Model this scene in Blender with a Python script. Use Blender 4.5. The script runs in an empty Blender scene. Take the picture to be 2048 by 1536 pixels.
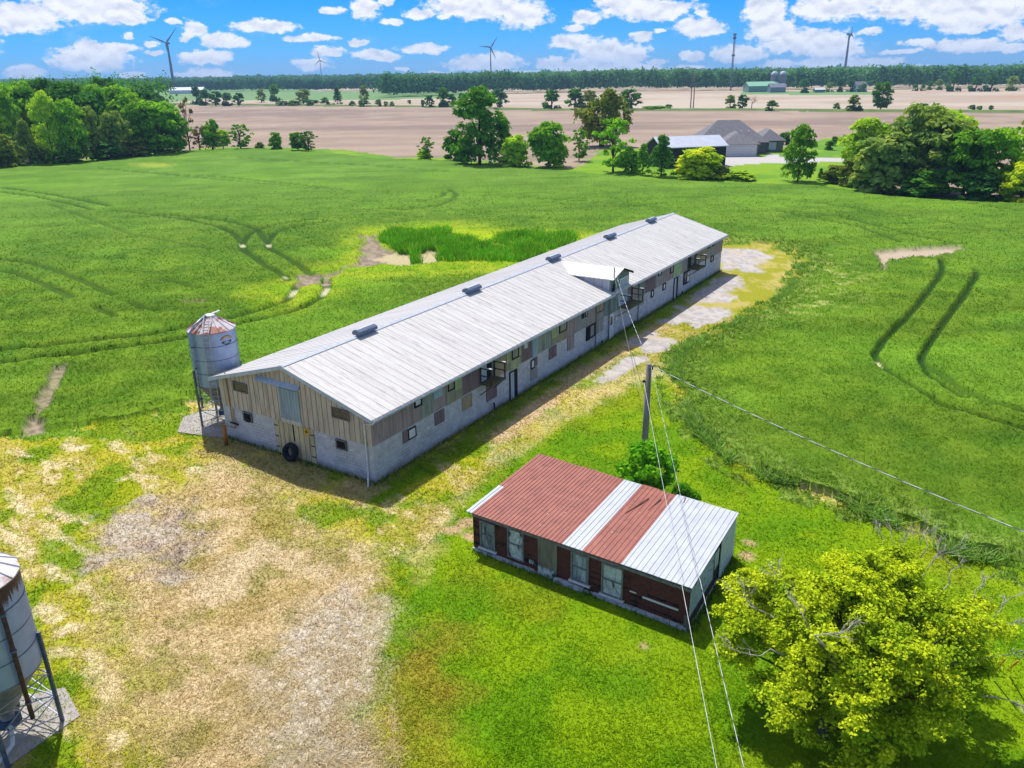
import bpy, bmesh, math, random
import numpy as np
from mathutils import Vector, Matrix
R = math.radians
sc = bpy.context.scene
COL = sc.collection
rng = np.random.default_rng(7)
random.seed(7)

# ------------------------------------------------------------------ camera
FPX, PITCH, ROLL, CH = 1607.6, .3682, -.0145, 21.356      # focal length in pixels of a 2048 wide frame
_F = np.array([0, math.cos(PITCH), -math.sin(PITCH)])
_U0 = np.array([0, math.sin(PITCH), math.cos(PITCH)]); _R0 = np.array([1., 0, 0])
_R = math.cos(ROLL) * _R0 + math.sin(ROLL) * _U0
_U = -math.sin(ROLL) * _R0 + math.cos(ROLL) * _U0
cam = bpy.data.cameras.new('camera'); camo = bpy.data.objects.new('camera', cam); COL.objects.link(camo)
cam.sensor_width = 36; cam.lens = 36 * FPX / 2048; cam.clip_end = 30000; cam.clip_start = .5
camo.matrix_world = Matrix(((_R[0], _U[0], -_F[0], 0), (_R[1], _U[1], -_F[1], 0), (_R[2], _U[2], -_F[2], CH), (0, 0, 0, 1)))
sc.camera = camo

def ray(x, y):
    d = _F + _R * (x - 1024) / FPX - _U * (y - 768) / FPX
    return d / np.linalg.norm(d)
def up(x, y, z=0.):                                       # the point at height z that the survey photo shows at x, y
    d = ray(x, y); t = (z - CH) / d[2]
    return np.array([d[0] * t, d[1] * t, z])
def gp(pts, z=0.):
    return np.array([up(x, y, z)[:2] for x, y in pts])

# ------------------------------------------------------------------ sun, sky
SUN_EL, SUN_AZ = R(60.5), math.atan2(-.36, .95)
sun = bpy.data.lights.new('sun', 'SUN'); suno = bpy.data.objects.new('sun', sun); COL.objects.link(suno)
sun.energy = 4.9; sun.angle = R(.53); sun.color = (1, .965, .9)
sd_ = Vector((math.sin(SUN_AZ) * math.cos(SUN_EL), math.cos(SUN_AZ) * math.cos(SUN_EL), math.sin(SUN_EL)))
suno.rotation_euler = sd_.to_track_quat('Z', 'Y').to_euler()
sc.view_settings.view_transform = 'Standard'; sc.view_settings.look = 'None'
sc.view_settings.exposure = .14; sc.view_settings.gamma = 1

CLOUDS = [(35,35,85,26),(190,10,110,34),(265,36,32,12),(180,118,78,26),(170,98,30,20),(238,97,38,10),(52,146,36,13),(260,70,14,7),
 (268,149,28,7),(345,45,17,6),(302,86,13,7),(312,107,24,6),(390,58,26,16),(372,72,12,10),(450,82,52,16),(408,116,54,14),(412,150,62,13),(530,52,72,12),
 (620,76,62,9),(655,104,40,11),(712,86,24,8),(625,128,44,13),(755,112,55,12),(668,20,22,8),(730,18,36,20),(782,42,28,7),(770,4,16,8),
 (850,97,54,11),(838,26,36,10),(888,33,20,6),(960,12,120,26),(1045,28,60,28),(970,126,90,16),(1000,118,40,16),(878,149,40,7),(806,137,18,5),(925,150,26,5),
 (1150,55,32,8),(1172,36,34,14),(1140,84,48,16),(1205,100,70,26),(1250,108,56,22),(1165,132,72,14),(1100,126,36,14),(1050,147,50,7),
 (1250,138,90,12),(1295,18,110,22),(1320,30,60,14),(1240,3,60,12),(1398,55,58,18),(1410,28,16,7),(1288,70,28,11),(1320,62,9,5),(1385,112,30,12),
 (1482,108,66,18),(1312,124,20,8),(1380,138,44,8),(1530,20,44,34),(1545,60,60,22),(1620,84,100,24),(1668,104,70,13),(1665,16,96,24),
 (1738,62,26,7),(1900,8,170,32),(1960,32,110,20),(1560,131,34,10),(1640,126,50,11),(1740,126,66,11),(1840,86,36,9),(1900,90,48,12),
 (1955,92,52,14),(1932,58,48,9),(2032,66,34,14),(2020,96,34,9),(1800,104,44,5),(1846,133,16,4),(-70,80,60,30),(2130,60,60,30),(-150,120,90,22),(2250,110,90,26)]
world = bpy.data.worlds.new('World'); sc.world = world; world.use_nodes = True
def build_world():
    nt = world.node_tree; N = nt.nodes; L = nt.links; N.clear()
    out = N.new('ShaderNodeOutputWorld'); bg = N.new('ShaderNodeBackground'); L.new(bg.outputs[0], out.inputs[0])
    bg.inputs[1].default_value = .15
    sky = N.new('ShaderNodeTexSky'); sky.sky_type = 'NISHITA'; sky.sun_disc = False
    sky.sun_elevation = SUN_EL; sky.sun_rotation = SUN_AZ; sky.air_density = 1.0; sky.dust_density = .25; sky.ozone_density = 2.2
    tc = N.new('ShaderNodeTexCoord'); sep = N.new('ShaderNodeSeparateXYZ'); L.new(tc.outputs['Generated'], sep.inputs[0])
    def M(op, a, b=None, c=None, clamp=False):
        n = N.new('ShaderNodeMath'); n.operation = op; n.use_clamp = clamp
        for i, v in enumerate((a, b, c)):
            if v is None: continue
            if isinstance(v, (int, float)): n.inputs[i].default_value = v
            else: L.new(v, n.inputs[i])
        return n.outputs[0]
    az = M('ARCTAN2', sep.outputs[0], sep.outputs[1]); el = M('ARCSINE', sep.outputs[2])
    cb = N.new('ShaderNodeCombineXYZ'); L.new(az, cb.inputs[0]); L.new(el, cb.inputs[1])
    # puffy edges: warp the az/el coordinate
    def noise(vec, scale, detail, rough=.55, col=False, off=(0, 0, 0)):
        mp = N.new('ShaderNodeMapping'); L.new(vec, mp.inputs[0]); mp.inputs['Scale'].default_value = (scale, scale * 1.5, 1); mp.inputs['Location'].default_value = off
        n = N.new('ShaderNodeTexNoise'); n.inputs['Scale'].default_value = 1; n.inputs['Detail'].default_value = detail; n.inputs['Roughness'].default_value = rough
        L.new(mp.outputs[0], n.inputs['Vector']); return n.outputs[1 if col else 0]
    wn = noise(cb.outputs[0], 42, 6, .6, True)
    w1 = N.new('ShaderNodeVectorMath'); w1.operation = 'MULTIPLY_ADD'; L.new(wn, w1.inputs[0]); w1.inputs[1].default_value = (.034, .014, 0); w1.inputs[2].default_value = (-.017, -.007, 0)
    w2 = N.new('ShaderNodeVectorMath'); w2.operation = 'ADD'; L.new(cb.outputs[0], w2.inputs[0]); L.new(w1.outputs[0], w2.inputs[1])
    P = w2.outputs[0]
    acc = None
    for (x, y, rx, ry) in CLOUDS:
        d0 = ray(x, y); ax, ex = math.atan2(d0[0], d0[1]), math.asin(d0[2])
        sx, sy = FPX / (rx * .98), FPX / (ry * .98) * .95
        v = N.new('ShaderNodeVectorMath'); v.operation = 'MULTIPLY_ADD'; L.new(P, v.inputs[0])
        v.inputs[1].default_value = (sx * math.cos(0), sy, 0); v.inputs[2].default_value = (-ax * sx, -ex * sy, 0)
        l = N.new('ShaderNodeVectorMath'); l.operation = 'LENGTH'; L.new(v.outputs[0], l.inputs[0])
        acc = l.outputs['Value'] if acc is None else M('SMOOTH_MIN', acc, l.outputs['Value'], .25)
    fn = noise(cb.outputs[0], 95, 8, .62); fn2 = noise(cb.outputs[0], 95, 8, .62, False, (0, -.9, 0))
    body = M('SUBTRACT', .95, acc)                          # >0 inside
    dens = M('ADD', body, M('MULTIPLY', M('SUBTRACT', fn, .5), 1.25))
    mask = N.new('ShaderNodeMapRange'); mask.interpolation_type = 'SMOOTHSTEP'; L.new(dens, mask.inputs[0]); mask.inputs[1].default_value = -.02; mask.inputs[2].default_value = .34
    # a few thin wisps between the puffs
    wisp = noise(cb.outputs[0], 16, 7, .6, False, (3, 7, 0))
    wm = N.new('ShaderNodeMapRange'); wm.interpolation_type = 'SMOOTHSTEP'; L.new(wisp, wm.inputs[0]); wm.inputs[1].default_value = .55; wm.inputs[2].default_value = .85; wm.inputs[4].default_value = .3
    mk = M('MAXIMUM', mask.outputs[0], wm.outputs[0])
    mk = M('MULTIPLY', mk, .97)
    sa = noise(cb.outputs[0], 60, 3, .5); sb = noise(cb.outputs[0], 60, 3, .5, False, (0, -.55, 0)); shade = M('MULTIPLY_ADD', M('SUBTRACT', sa, sb), -2.6, .74, True)
    deep = N.new('ShaderNodeMapRange'); L.new(body, deep.inputs[0]); deep.inputs[1].default_value = .35; deep.inputs[2].default_value = 1.05; deep.inputs[3].default_value = 1.0; deep.inputs[4].default_value = .84
    shade = M('MULTIPLY', shade, deep.outputs[0])
    shade = M('MULTIPLY_ADD', shade, .5, .52)
    cc = N.new('ShaderNodeMix'); cc.data_type = 'RGBA'; L.new(shade, cc.inputs[0])
    cc.inputs[6].default_value = (1.9, 2.35, 3.3, 1); cc.inputs[7].default_value = (6.6, 6.6, 6.9, 1)
    # sky tint: deeper blue low down; upper sky brightened and warmed as added fill
    hs = N.new('ShaderNodeMix'); hs.data_type = 'RGBA'; hs.blend_type = 'MULTIPLY'; hs.inputs[0].default_value = 1; L.new(sky.outputs[0], hs.inputs[6])
    grad = N.new('ShaderNodeMapRange'); L.new(el, grad.inputs[0]); grad.inputs[1].default_value = 0; grad.inputs[2].default_value = .1
    tint = N.new('ShaderNodeMix'); tint.data_type = 'RGBA'; L.new(grad.outputs[0], tint.inputs[0])
    tint.inputs[6].default_value = (.09, .42, 1.0, 1); tint.inputs[7].default_value = (.0, .30, 1.08, 1)
    g2 = N.new('ShaderNodeMapRange'); L.new(el, g2.inputs[0]); g2.inputs[1].default_value = .14; g2.inputs[2].default_value = .6
    tint2 = N.new('ShaderNodeMix'); tint2.data_type = 'RGBA'; L.new(g2.outputs[0], tint2.inputs[0]); L.new(tint.outputs[2], tint2.inputs[6]); tint2.inputs[7].default_value = (1.9, 1.42, 1.08, 1)
    L.new(tint2.outputs[2], hs.inputs[7])
    mx = N.new('ShaderNodeMix'); mx.data_type = 'RGBA'; L.new(mk, mx.inputs[0]); L.new(hs.outputs[2], mx.inputs[6]); L.new(cc.outputs[2], mx.inputs[7])
    L.new(mx.outputs[2], bg.inputs[0])
build_world()

# ------------------------------------------------------------------ helpers
def srgb(c, k=1.0):
    c = np.array(c[:3], float) / 255.
    return np.where(c <= .04045, c / 12.92, ((c + .055) / 1.055) ** 2.4) * k
def rgba(c, k=1.0):
    v = srgb(c, k); return (float(v[0]), float(v[1]), float(v[2]), 1)

_mats = {}
def mat(name, c1, c2=None, scale=3., detail=4, rough=.7, metal=0., bump=0., bscale=None, stretch=(1, 1, 1), k=.85, c3=None, s3=.6, stretch3=(1, 1, 1), th3=(.5, .65), spec=.3):
    """colour mottled between c1 and c2; optional stain colour c3"""
    if name in _mats: return _mats[name]
    m = bpy.data.materials.new(name); m.use_nodes = True; nt = m.node_tree; N = nt.nodes; L = nt.links
    b = N['Principled BSDF']; b.inputs['Roughness'].default_value = rough; b.inputs['Metallic'].default_value = metal
    b.inputs['Specular IOR Level'].default_value = spec
    tc = N.new('ShaderNodeTexCoord')
    def noi(sc_, st, det):
        mp = N.new('ShaderNodeMapping'); L.new(tc.outputs['Object'], mp.inputs[0]); mp.inputs['Scale'].default_value = st
        n = N.new('ShaderNodeTexNoise'); n.inputs['Scale'].default_value = sc_; n.inputs['Detail'].default_value = det; n.inputs['Roughness'].default_value = .62
        L.new(mp.outputs[0], n.inputs['Vector']); return n
    if c2 is None: c2 = tuple(v * .82 for v in c1)
    n = noi(scale, stretch, detail)
    mr = N.new('ShaderNodeMapRange'); L.new(n.outputs[0], mr.inputs[0]); mr.inputs[1].default_value = .32; mr.inputs[2].default_value = .68
    mx = N.new('ShaderNodeMix'); mx.data_type = 'RGBA'; L.new(mr.outputs[0], mx.inputs[0]); mx.inputs[6].default_value = rgba(c1, k); mx.inputs[7].default_value = rgba(c2, k)
    o = mx.outputs[2]
    if c3 is not None:
        n3 = noi(s3, stretch3, 6); m3 = N.new('ShaderNodeMapRange'); L.new(n3.outputs[0], m3.inputs[0]); m3.inputs[1].default_value = th3[0]; m3.inputs[2].default_value = th3[1]
        x3 = N.new('ShaderNodeMix'); x3.data_type = 'RGBA'; L.new(m3.outputs[0], x3.inputs[0]); L.new(o, x3.inputs[6]); x3.inputs[7].default_value = rgba(c3, k); o = x3.outputs[2]
    L.new(o, b.inputs['Base Color'])
    if bump:
        nb = noi(bscale or scale * 3, stretch, 4); bp = N.new('ShaderNodeBump'); bp.inputs['Strength'].default_value = bump; bp.inputs['Distance'].default_value = .03
        L.new(nb.outputs[0], bp.inputs['Height']); L.new(bp.outputs[0], b.inputs['Normal'])
    _mats[name] = m; return m

def block_mat():
    m = bpy.data.materials.new('concrete_block'); m.use_nodes = True; nt = m.node_tree; N = nt.nodes; L = nt.links; b = N['Principled BSDF']
    b.inputs['Roughness'].default_value = .9; b.inputs['Specular IOR Level'].default_value = .15
    tc = N.new('ShaderNodeTexCoord'); sp = N.new('ShaderNodeSeparateXYZ'); L.new(tc.outputs['Object'], sp.inputs[0])
    ad = N.new('ShaderNodeMath'); ad.operation = 'ADD'; L.new(sp.outputs[0], ad.inputs[0]); L.new(sp.outputs[1], ad.inputs[1])
    cb = N.new('ShaderNodeCombineXYZ'); L.new(ad.outputs[0], cb.inputs[0]); L.new(sp.outputs[2], cb.inputs[1])
    br = N.new('ShaderNodeTexBrick'); L.new(cb.outputs[0], br.inputs[0]); br.inputs['Scale'].default_value = 1; br.inputs['Brick Width'].default_value = .4; br.inputs['Row Height'].default_value = .2
    br.inputs['Mortar Size'].default_value = .008; br.inputs['Mortar Smooth'].default_value = .3
    br.inputs['Color1'].default_value = rgba((214, 212, 210), .95); br.inputs['Color2'].default_value = rgba((196, 195, 196), .95)
    n = N.new('ShaderNodeTexNoise'); n.inputs['Scale'].default_value = .7; n.inputs['Detail'].default_value = 7; n.inputs['Roughness'].default_value = .7; L.new(tc.outputs['Object'], n.inputs['Vector'])
    # mortar is only open (dark) here and there
    m1 = N.new('ShaderNodeMapRange'); L.new(n.outputs[0], m1.inputs[0]); m1.inputs[1].default_value = .47; m1.inputs[2].default_value = .57
    mc = N.new('ShaderNodeMix'); mc.data_type = 'RGBA'; L.new(m1.outputs[0], mc.inputs[0]); mc.inputs[6].default_value = rgba((200, 198, 198), .9); mc.inputs[7].default_value = rgba((96, 94, 96), .9)
    L.new(mc.outputs[2], br.inputs['Mortar'])
    n2 = N.new('ShaderNodeTexNoise'); n2.inputs['Scale'].default_value = 1.6; n2.inputs['Detail'].default_value = 8; n2.inputs['Roughness'].default_value = .75; L.new(tc.outputs['Object'], n2.inputs['Vector'])
    m2 = N.new('ShaderNodeMapRange'); L.new(n2.outputs[0], m2.inputs[0]); m2.inputs[1].default_value = .35; m2.inputs[2].default_value = .7; m2.inputs[3].default_value = 1.03; m2.inputs[4].default_value = .74
    mu = N.new('ShaderNodeMix'); mu.data_type = 'RGBA'; mu.blend_type = 'MULTIPLY'; mu.inputs[0].default_value = 1; L.new(br.outputs[0], mu.inputs[6]); L.new(m2.outputs[0], mu.inputs[7])
    # damp dirt splashed up the foot of the wall, ragged edge
    zz = N.new('ShaderNodeMath'); zz.operation = 'MULTIPLY_ADD'; L.new(n.outputs[0], zz.inputs[0]); zz.inputs[1].default_value = -.9; L.new(sp.outputs[2], zz.inputs[2])
    m4 = N.new('ShaderNodeMapRange'); L.new(zz.outputs[0], m4.inputs[0]); m4.inputs[1].default_value = -.35; m4.inputs[2].default_value = .05; m4.inputs[3].default_value = .75; m4.inputs[4].default_value = 0
    dm = N.new('ShaderNodeMix'); dm.data_type = 'RGBA'; L.new(m4.outputs[0], dm.inputs[0]); L.new(mu.outputs[2], dm.inputs[6]); dm.inputs[7].default_value = rgba((150, 138, 128), .9)
    L.new(dm.outputs[2], b.inputs['Base Color'])
    bp = N.new('ShaderNodeBump'); bp.inputs['Strength'].default_value = .5; bp.inputs['Distance'].default_value = .012; bp.invert = True
    L.new(br.outputs['Fac'], bp.inputs['Height']); L.new(bp.outputs[0], b.inputs['Normal'])
    return m

class MB:
    """collects solid shapes, builds ONE mesh object"""
    def __init__(s): s.v = []; s.f = []; s.m = []; s.smooth = []
    def add(s, v, f, m=0, sm=False):
        o = len(s.v); s.v += [tuple(map(float, p)) for p in v]; s.f += [tuple(i + o for i in q) for q in f]; s.m += [m] * len(f); s.smooth += [sm] * len(f); return s
    def box(s, x0, x1, y0, y1, z0, z1, m=0):
        v = [(x, y, z) for z in (z0, z1) for y in (y0, y1) for x in (x0, x1)]
        return s.add(v, [(0, 2, 3, 1), (4, 5, 7, 6), (0, 1, 5, 4), (2, 6, 7, 3), (0, 4, 6, 2), (1, 3, 7, 5)], m)
    def hexa(s, p, m=0):                                  # 8 points: bottom 4 ccw, top 4 ccw
        return s.add(p, [(3, 2, 1, 0), (4, 5, 6, 7), (0, 1, 5, 4), (1, 2, 6, 5), (2, 3, 7, 6), (3, 0, 4, 7)], m)
    def bar(s, p, q, w=.05, h=None, m=0):
        h = h or w; p = Vector(p); q = Vector(q); d = (q - p).normalized()
        a = d.cross(Vector((0, 0, 1)))
        if a.length < .05: a = Vector((1, 0, 0))
        a.normalize(); b = a.cross(d)
        c = [(-1, -1), (1, -1), (1, 1), (-1, 1)]
        return s.hexa([p + a * i * w / 2 + b * j * h / 2 for i, j in c] + [q + a * i * w / 2 + b * j * h / 2 for i, j in c], m)
    def tube(s, pts, rad, n=8, m=0, cap=True):
        pts = [Vector(p) for p in pts]; rad = rad if isinstance(rad, (list, tuple)) else [rad] * len(pts)
        v = []; f = []; prev = None
        for i, p in enumerate(pts):
            d = (pts[min(i + 1, len(pts) - 1)] - pts[max(i - 1, 0)])
            d = d.normalized() if d.length > 1e-6 else Vector((0, 0, 1))
            a = (prev - d * prev.dot(d)) if prev else (d.cross(Vector((0, 0, 1))) if abs(d.z) < .95 else Vector((1, 0, 0)))
            a.normalize(); prev = a; b = d.cross(a)
            for k in range(n): t = 2 * math.pi * k / n; v.append(p + (a * math.cos(t) + b * math.sin(t)) * rad[i])
        for i in range(len(pts) - 1):
            for k in range(n): f.append((i * n + k, i * n + (k + 1) % n, (i + 1) * n + (k + 1) % n, (i + 1) * n + k))
        if cap: f += [tuple(range(n))[::-1], tuple((len(pts) - 1) * n + k for k in range(n))]
        return s.add(v, f, m, True)
    def lathe(s, prof, n=32, c=(0, 0), m=0, sm=True):
        v = []; f = []
        for (r_, z) in prof:
            for k in range(n): t = 2 * math.pi * k / n; v.append((c[0] + r_ * math.cos(t), c[1] + r_ * math.sin(t), z))
        for i in range(len(prof) - 1):
            for k in range(n): f.append((i * n + k, i * n + (k + 1) % n, (i + 1) * n + (k + 1) % n, (i + 1) * n + k))
        return s.add(v, f, m, sm)
    def build(s, name, mats, parent=None, loc=None, label=None):
        me = bpy.data.meshes.new(name); me.from_pydata(s.v, [], s.f)
        for x in (mats if isinstance(mats, (list, tuple)) else [mats]): me.materials.append(x)
        me.polygons.foreach_set('material_index', s.m); me.polygons.foreach_set('use_smooth', s.smooth); me.update()
        o = bpy.data.objects.new(name, me); COL.objects.link(o)
        if parent: o.parent = parent
        if loc is not None: o.location = loc
        if label: o['label'] = label
        return o

def tag(o, label, cat=None, group=None, kind=None):
    o['label'] = label
    if cat: o['category'] = cat
    if group: o['group'] = group
    if kind: o['kind'] = kind
    return o
def thing(name, label, cat, loc=(0, 0, 0), rz=0, group=None):
    o = bpy.data.objects.new(name, None); COL.objects.link(o); o.location = loc; o.rotation_euler = (0, 0, rz); o.empty_display_size = .3
    return tag(o, label, cat, group)

# numpy value noise
def _hash(ix, iy, s):
    h = (ix * 374761393 + iy * 668265263 + s * 974634777) & 0xffffffff
    h = ((h ^ (h >> 13)) * 1274126177) & 0xffffffff
    return ((h ^ (h >> 16)) & 0xffff) / 65535.
def vnoise(x, y, s=0):
    ix = np.floor(x).astype(np.int64); iy = np.floor(y).astype(np.int64); fx = x - ix; fy = y - iy
    fx = fx * fx * (3 - 2 * fx); fy = fy * fy * (3 - 2 * fy)
    a = _hash(ix, iy, s); b = _hash(ix + 1, iy, s); c = _hash(ix, iy + 1, s); d = _hash(ix + 1, iy + 1, s)
    return (a * (1 - fx) + b * fx) * (1 - fy) + (c * (1 - fx) + d * fx) * fy
def fbm(x, y, s=0, o=4):
    t = 0; a = 1; n = 0
    for i in range(o):
        t = t + a * vnoise(x * 2 ** i + 17.3 * i, y * 2 ** i - 9.1 * i, s + i); n += a; a *= .55
    return t / n
def sstep(a, b, x):
    t = np.clip((x - a) / (b - a), 0, 1); return t * t * (3 - 2 * t)
def segdist(P, pts, closed=False):
    d = np.full(len(P), 1e9); n = len(pts)
    for i in range(n if closed else n - 1):
        a = pts[i]; b = pts[(i + 1) % n]; ab = b - a; L2 = max(ab @ ab, 1e-9)
        t = np.clip(((P - a) @ ab) / L2, 0, 1); q = P - a - t[:, None] * ab
        d = np.minimum(d, q[:, 0] ** 2 + q[:, 1] ** 2)
    return np.sqrt(d)
def inside(P, pts):
    x, y = P[:, 0], P[:, 1]; r_ = np.zeros(len(P), bool); n = len(pts)
    for i in range(n):
        x1, y1 = pts[i]; x2, y2 = pts[(i + 1) % n]
        if y1 == y2: continue
        c = ((y1 > y) != (y2 > y)) & (x < (x2 - x1) * (y - y1) / (y2 - y1) + x1); r_ ^= c
    return r_
def sdf(P, pts, pad=8.):                                  # positive inside; clipped to -pad far outside
    out = np.full(len(P), -pad); lo = pts.min(0) - pad; hi = pts.max(0) + pad
    k = np.where((P[:, 0] > lo[0]) & (P[:, 0] < hi[0]) & (P[:, 1] > lo[1]) & (P[:, 1] < hi[1]))[0]
    if len(k) == 0: return out
    Q = P[k]; d = segdist(Q, pts, True); s = np.where(inside(Q, pts), 1., -1.); out[k] = np.maximum(d * s, -pad); return out
def pdist(P, pts, pad=4.):
    out = np.full(len(P), pad); lo = pts.min(0) - pad; hi = pts.max(0) + pad
    k = np.where((P[:, 0] > lo[0]) & (P[:, 0] < hi[0]) & (P[:, 1] > lo[1]) & (P[:, 1] < hi[1]))[0]
    if len(k): out[k] = np.minimum(segdist(P[k], pts), pad)
    return out

# ------------------------------------------------------------------ land: outlines surveyed on the ground plane
BC = np.array([-7.73, 40.10]); BA = 1.0081; BL, BW = 59.47, 12.33
bd = np.array([math.cos(BA), math.sin(BA)]); bw = np.array([-math.sin(BA), math.cos(BA)])
YARD = np.vstack([[[-90, 20], [-60, 37]], gp([(-300, 925), (0, 884), (100, 872), (240, 850), (330, 832), (385, 815)]),
    [BC + bw * (BW + 3.6) + bd * 2.5, BC + bw * (BW + 1.2) + bd * 6, BC + bw * (BW + 1.0) + bd * BL, BC + bw * (BW + .8) + bd * (BL + 2.2)],
    gp([(1455, 486), (1530, 491), (1588, 505), (1602, 528), (1565, 590), (1455, 655), (1352, 705), (1337, 750), (1347, 800), (1380, 862), (1450, 928), (1550, 978), (1650, 1008), (1800, 1065), (1900, 1118), (2048, 1145)]),
    [[26, 17], [60, -5], [60, -60], [-90, -60]]])
OUTER = np.vstack([[[-400, -80], [-400, 60], [-190, 165]], gp([(0, 335), (100, 328), (200, 320), (340, 306), (420, 300), (520, 297), (640, 303), (760, 318), (900, 322), (1000, 335), (1160, 345), (1300, 360), (1500, 368), (1650, 373), (1750, 391), (1900, 403), (2048, 408)]),
    [[150, 112], [260, 60], [260, -80]]])
TRK = [  # wheel tracks pressed into the crop
 (.36,.9,[(0,705),(113,693),(226,680),(302,673),(377,657),(472,637),(528,620),(574,601),(589,582),(592,572)]),
 (.36,.9,[(0,731),(57,722),(189,707),(340,686),(415,671),(479,652),(547,637),(604,618),(642,597),(655,575),(651,560)]),
 (.32,.7,[(0,376),(94,389),(170,403),(219,414)]),(.32,.7,[(0,385),(76,395),(151,412),(187,422)]),
 (.34,.75,[(230,423),(302,431),(377,442),(434,454),(468,469),(485,486),(487,503),(510,518),(536,537),(562,550),(578,563)]),
 (.34,.75,[(321,429),(377,435),(453,444),(491,452),(517,463),(534,484),(540,499),(566,514),(593,529),(619,548)]),
 (.34,.85,[(487,486),(495,473),(517,461),(547,452),(585,446),(634,440)]),(.34,.85,[(536,486),(547,469),(574,459),(612,452),(661,444)]),
 (.34,.6,[(0,522),(57,527),(113,544),(170,567),(226,593)]),(.34,.6,[(0,544),(38,552),(94,574),(143,597)]),
 (.28,.6,[(190,618),(211,627),(230,637)]),(.28,.6,[(264,608),(287,618),(314,624)]),(.3,.5,[(321,561),(359,569),(400,580)]),
 (.32,.55,[(196,337),(264,344),(340,350),(453,356),(604,372),(700,384)]),(.3,.45,[(260,344),(380,355),(500,366),(640,380)]),(.3,.4,[(472,316),(604,325),(755,333),(900,345)]),
 (.3,.6,[(800,422),(870,415),(906,401),(913,390),(900,382)]),(.3,.6,[(842,405),(884,395),(890,386)]),
 (.19,.95,[(1881,520),(1885,541),(1873,562),(1841,606),(1805,646),(1764,687),(1748,715),(1760,735),(1788,755),(1837,784),(1885,816),(1966,840),(2048,864)]),
 (.19,.95,[(1950,540),(1955,550),(1950,558),(1922,602),(1877,662),(1845,711),(1842,727),(1858,754),(1893,779),(1930,800)]),
 (.35,.6,[(1850,735),(1870,745),(1926,784),(1974,808),(2048,828)]),
 (.34,.7,[(1558,424),(1643,441),(1724,457),(1797,485)]),(.34,.7,[(1587,426),(1684,436),(1784,461),(1845,477),(1926,491)]),
 (.3,.45,[(1716,380),(1850,395),(2048,425)]),(.3,.45,[(1480,392),(1640,408),(1850,440),(2048,470)]),(.3,.4,[(100,410),(260,470),(420,500)]),(.3,.45,[(1000,395),(1180,405),(1330,418)]),
]
TRK = [(w_, s_, gp(p_, .2)) for w_, s_, p_ in TRK]
SOIL = gp([(717,474),(757,476),(760,496),(815,515),(818,531),(763,531),(747,537),(695,542),(665,556),(650,562),(640,559),(655,552),(700,537),(719,520),(735,509),(714,504),(730,490)])
SOIL2 = gp([(1742,508),(1800,501),(1920,497),(1924,508),(1850,518),(1800,522),(1775,524),(1770,545),(1762,530)])
SOIL3 = gp([(595,556),(640,552),(660,560),(652,572),(600,576)]); SOIL4 = gp([(372,608),(415,605),(410,613),(375,614)])
SOIL5 = gp([(30,880),(60,842),(88,822),(96,838),(92,870)]); SOILP = gp([(120,745),(108,775),(92,805),(88,822)])
POND = gp([(740,468),(900,458),(1010,470),(1150,480),(1140,500),(1050,540),(950,545),(820,548),(700,560),(600,600),(560,585),(640,555),(720,530),(745,500)])
YPATCH = gp([(790,462),(870,458),(1005,472),(1010,484),(900,486),(800,475)])
WPATCH = gp([(745,520),(800,505),(900,500),(905,485),(935,492),(915,520),(860,530),(800,535)])
FARPATCH = gp([(262,331),(300,328),(345,330),(350,336),(300,340),(270,338)])
GRAV = [gp(q) for q in [
 [(1196,765),(1206,770),(1237,751),(1271,731),(1295,713),(1279,716),(1258,720),(1243,731),(1219,749)],
 [(1274,679),(1300,666),(1321,676),(1338,684),(1326,700),(1300,712),(1289,694),(1271,686)],
 [(1323,645),(1360,627),(1386,608),(1420,616),(1467,621),(1435,637),(1399,654),(1373,642),(1342,647)],
 [(1357,616),(1402,585),(1441,556),(1467,554),(1490,565),(1461,587),(1467,603),(1435,606),(1389,606)],
 [(1441,496),(1506,499),(1545,512),(1519,525),(1513,540),(1527,546),(1480,540),(1441,536)]]]
TANL = gp([(1087,800),(1128,765),(1165,744),(1248,697),(1274,676),(1326,647),(1312,660),(1284,679),(1232,707),(1196,738),(1154,765),(1115,800),(1050,850),(1000,885),(980,880)])
LAWN = gp([(785,1130),(850,1090),(890,1040),(930,985),(1010,925),(1090,870),(1180,800),(1240,765),(1290,735),(1330,745),(1345,800),(1380,862),(1450,928),(1650,1008),(2048,1145),(2300,1300),(2300,1700),(860,1800),(800,1536),(780,1400),(775,1300),(800,1220)])
LSTRIP = gp([(700,990),(750,1010),(830,965),(1000,850),(1120,770),(1240,690),(1330,640),(1400,590),(1441,545),(1380,560),(1200,680),(950,850),(760,965)])
TAN = gp([(470,900),(560,960),(640,1060),(700,1080),(770,1120),(778,1200),(760,1290),(740,1390),(770,1480),(800,1600),(420,1650),(330,1536),(260,1440),(230,1330),(200,1250),(210,1150),(215,1050),(300,990),(380,960)])
GRY = gp([(232,1025),(262,1000),(325,998),(365,1035),(385,1085),(380,1120),(335,1150),(260,1155),(225,1115),(230,1080)])
GRB = gp([(600,1210),(700,1180),(775,1200),(760,1290),(735,1390),(745,1480),(770,1600),(560,1680),(545,1536),(540,1440),(555,1350),(570,1270)])
LAWN2 = gp([(1140,345),(1190,305),(1230,290),(1300,303),(1450,325),(1560,296),(1600,284),(1700,272),(1760,300),(1760,372),(1650,373),(1500,368),(1300,360)])
DRIVE = gp([(1445,312),(1531,313.5),(1543,307),(1556,309),(1562,315),(1592,316),(1700,315),(1700,322),(1621,325),(1560,326),(1494,328),(1453,334),(1430,325)])
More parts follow.
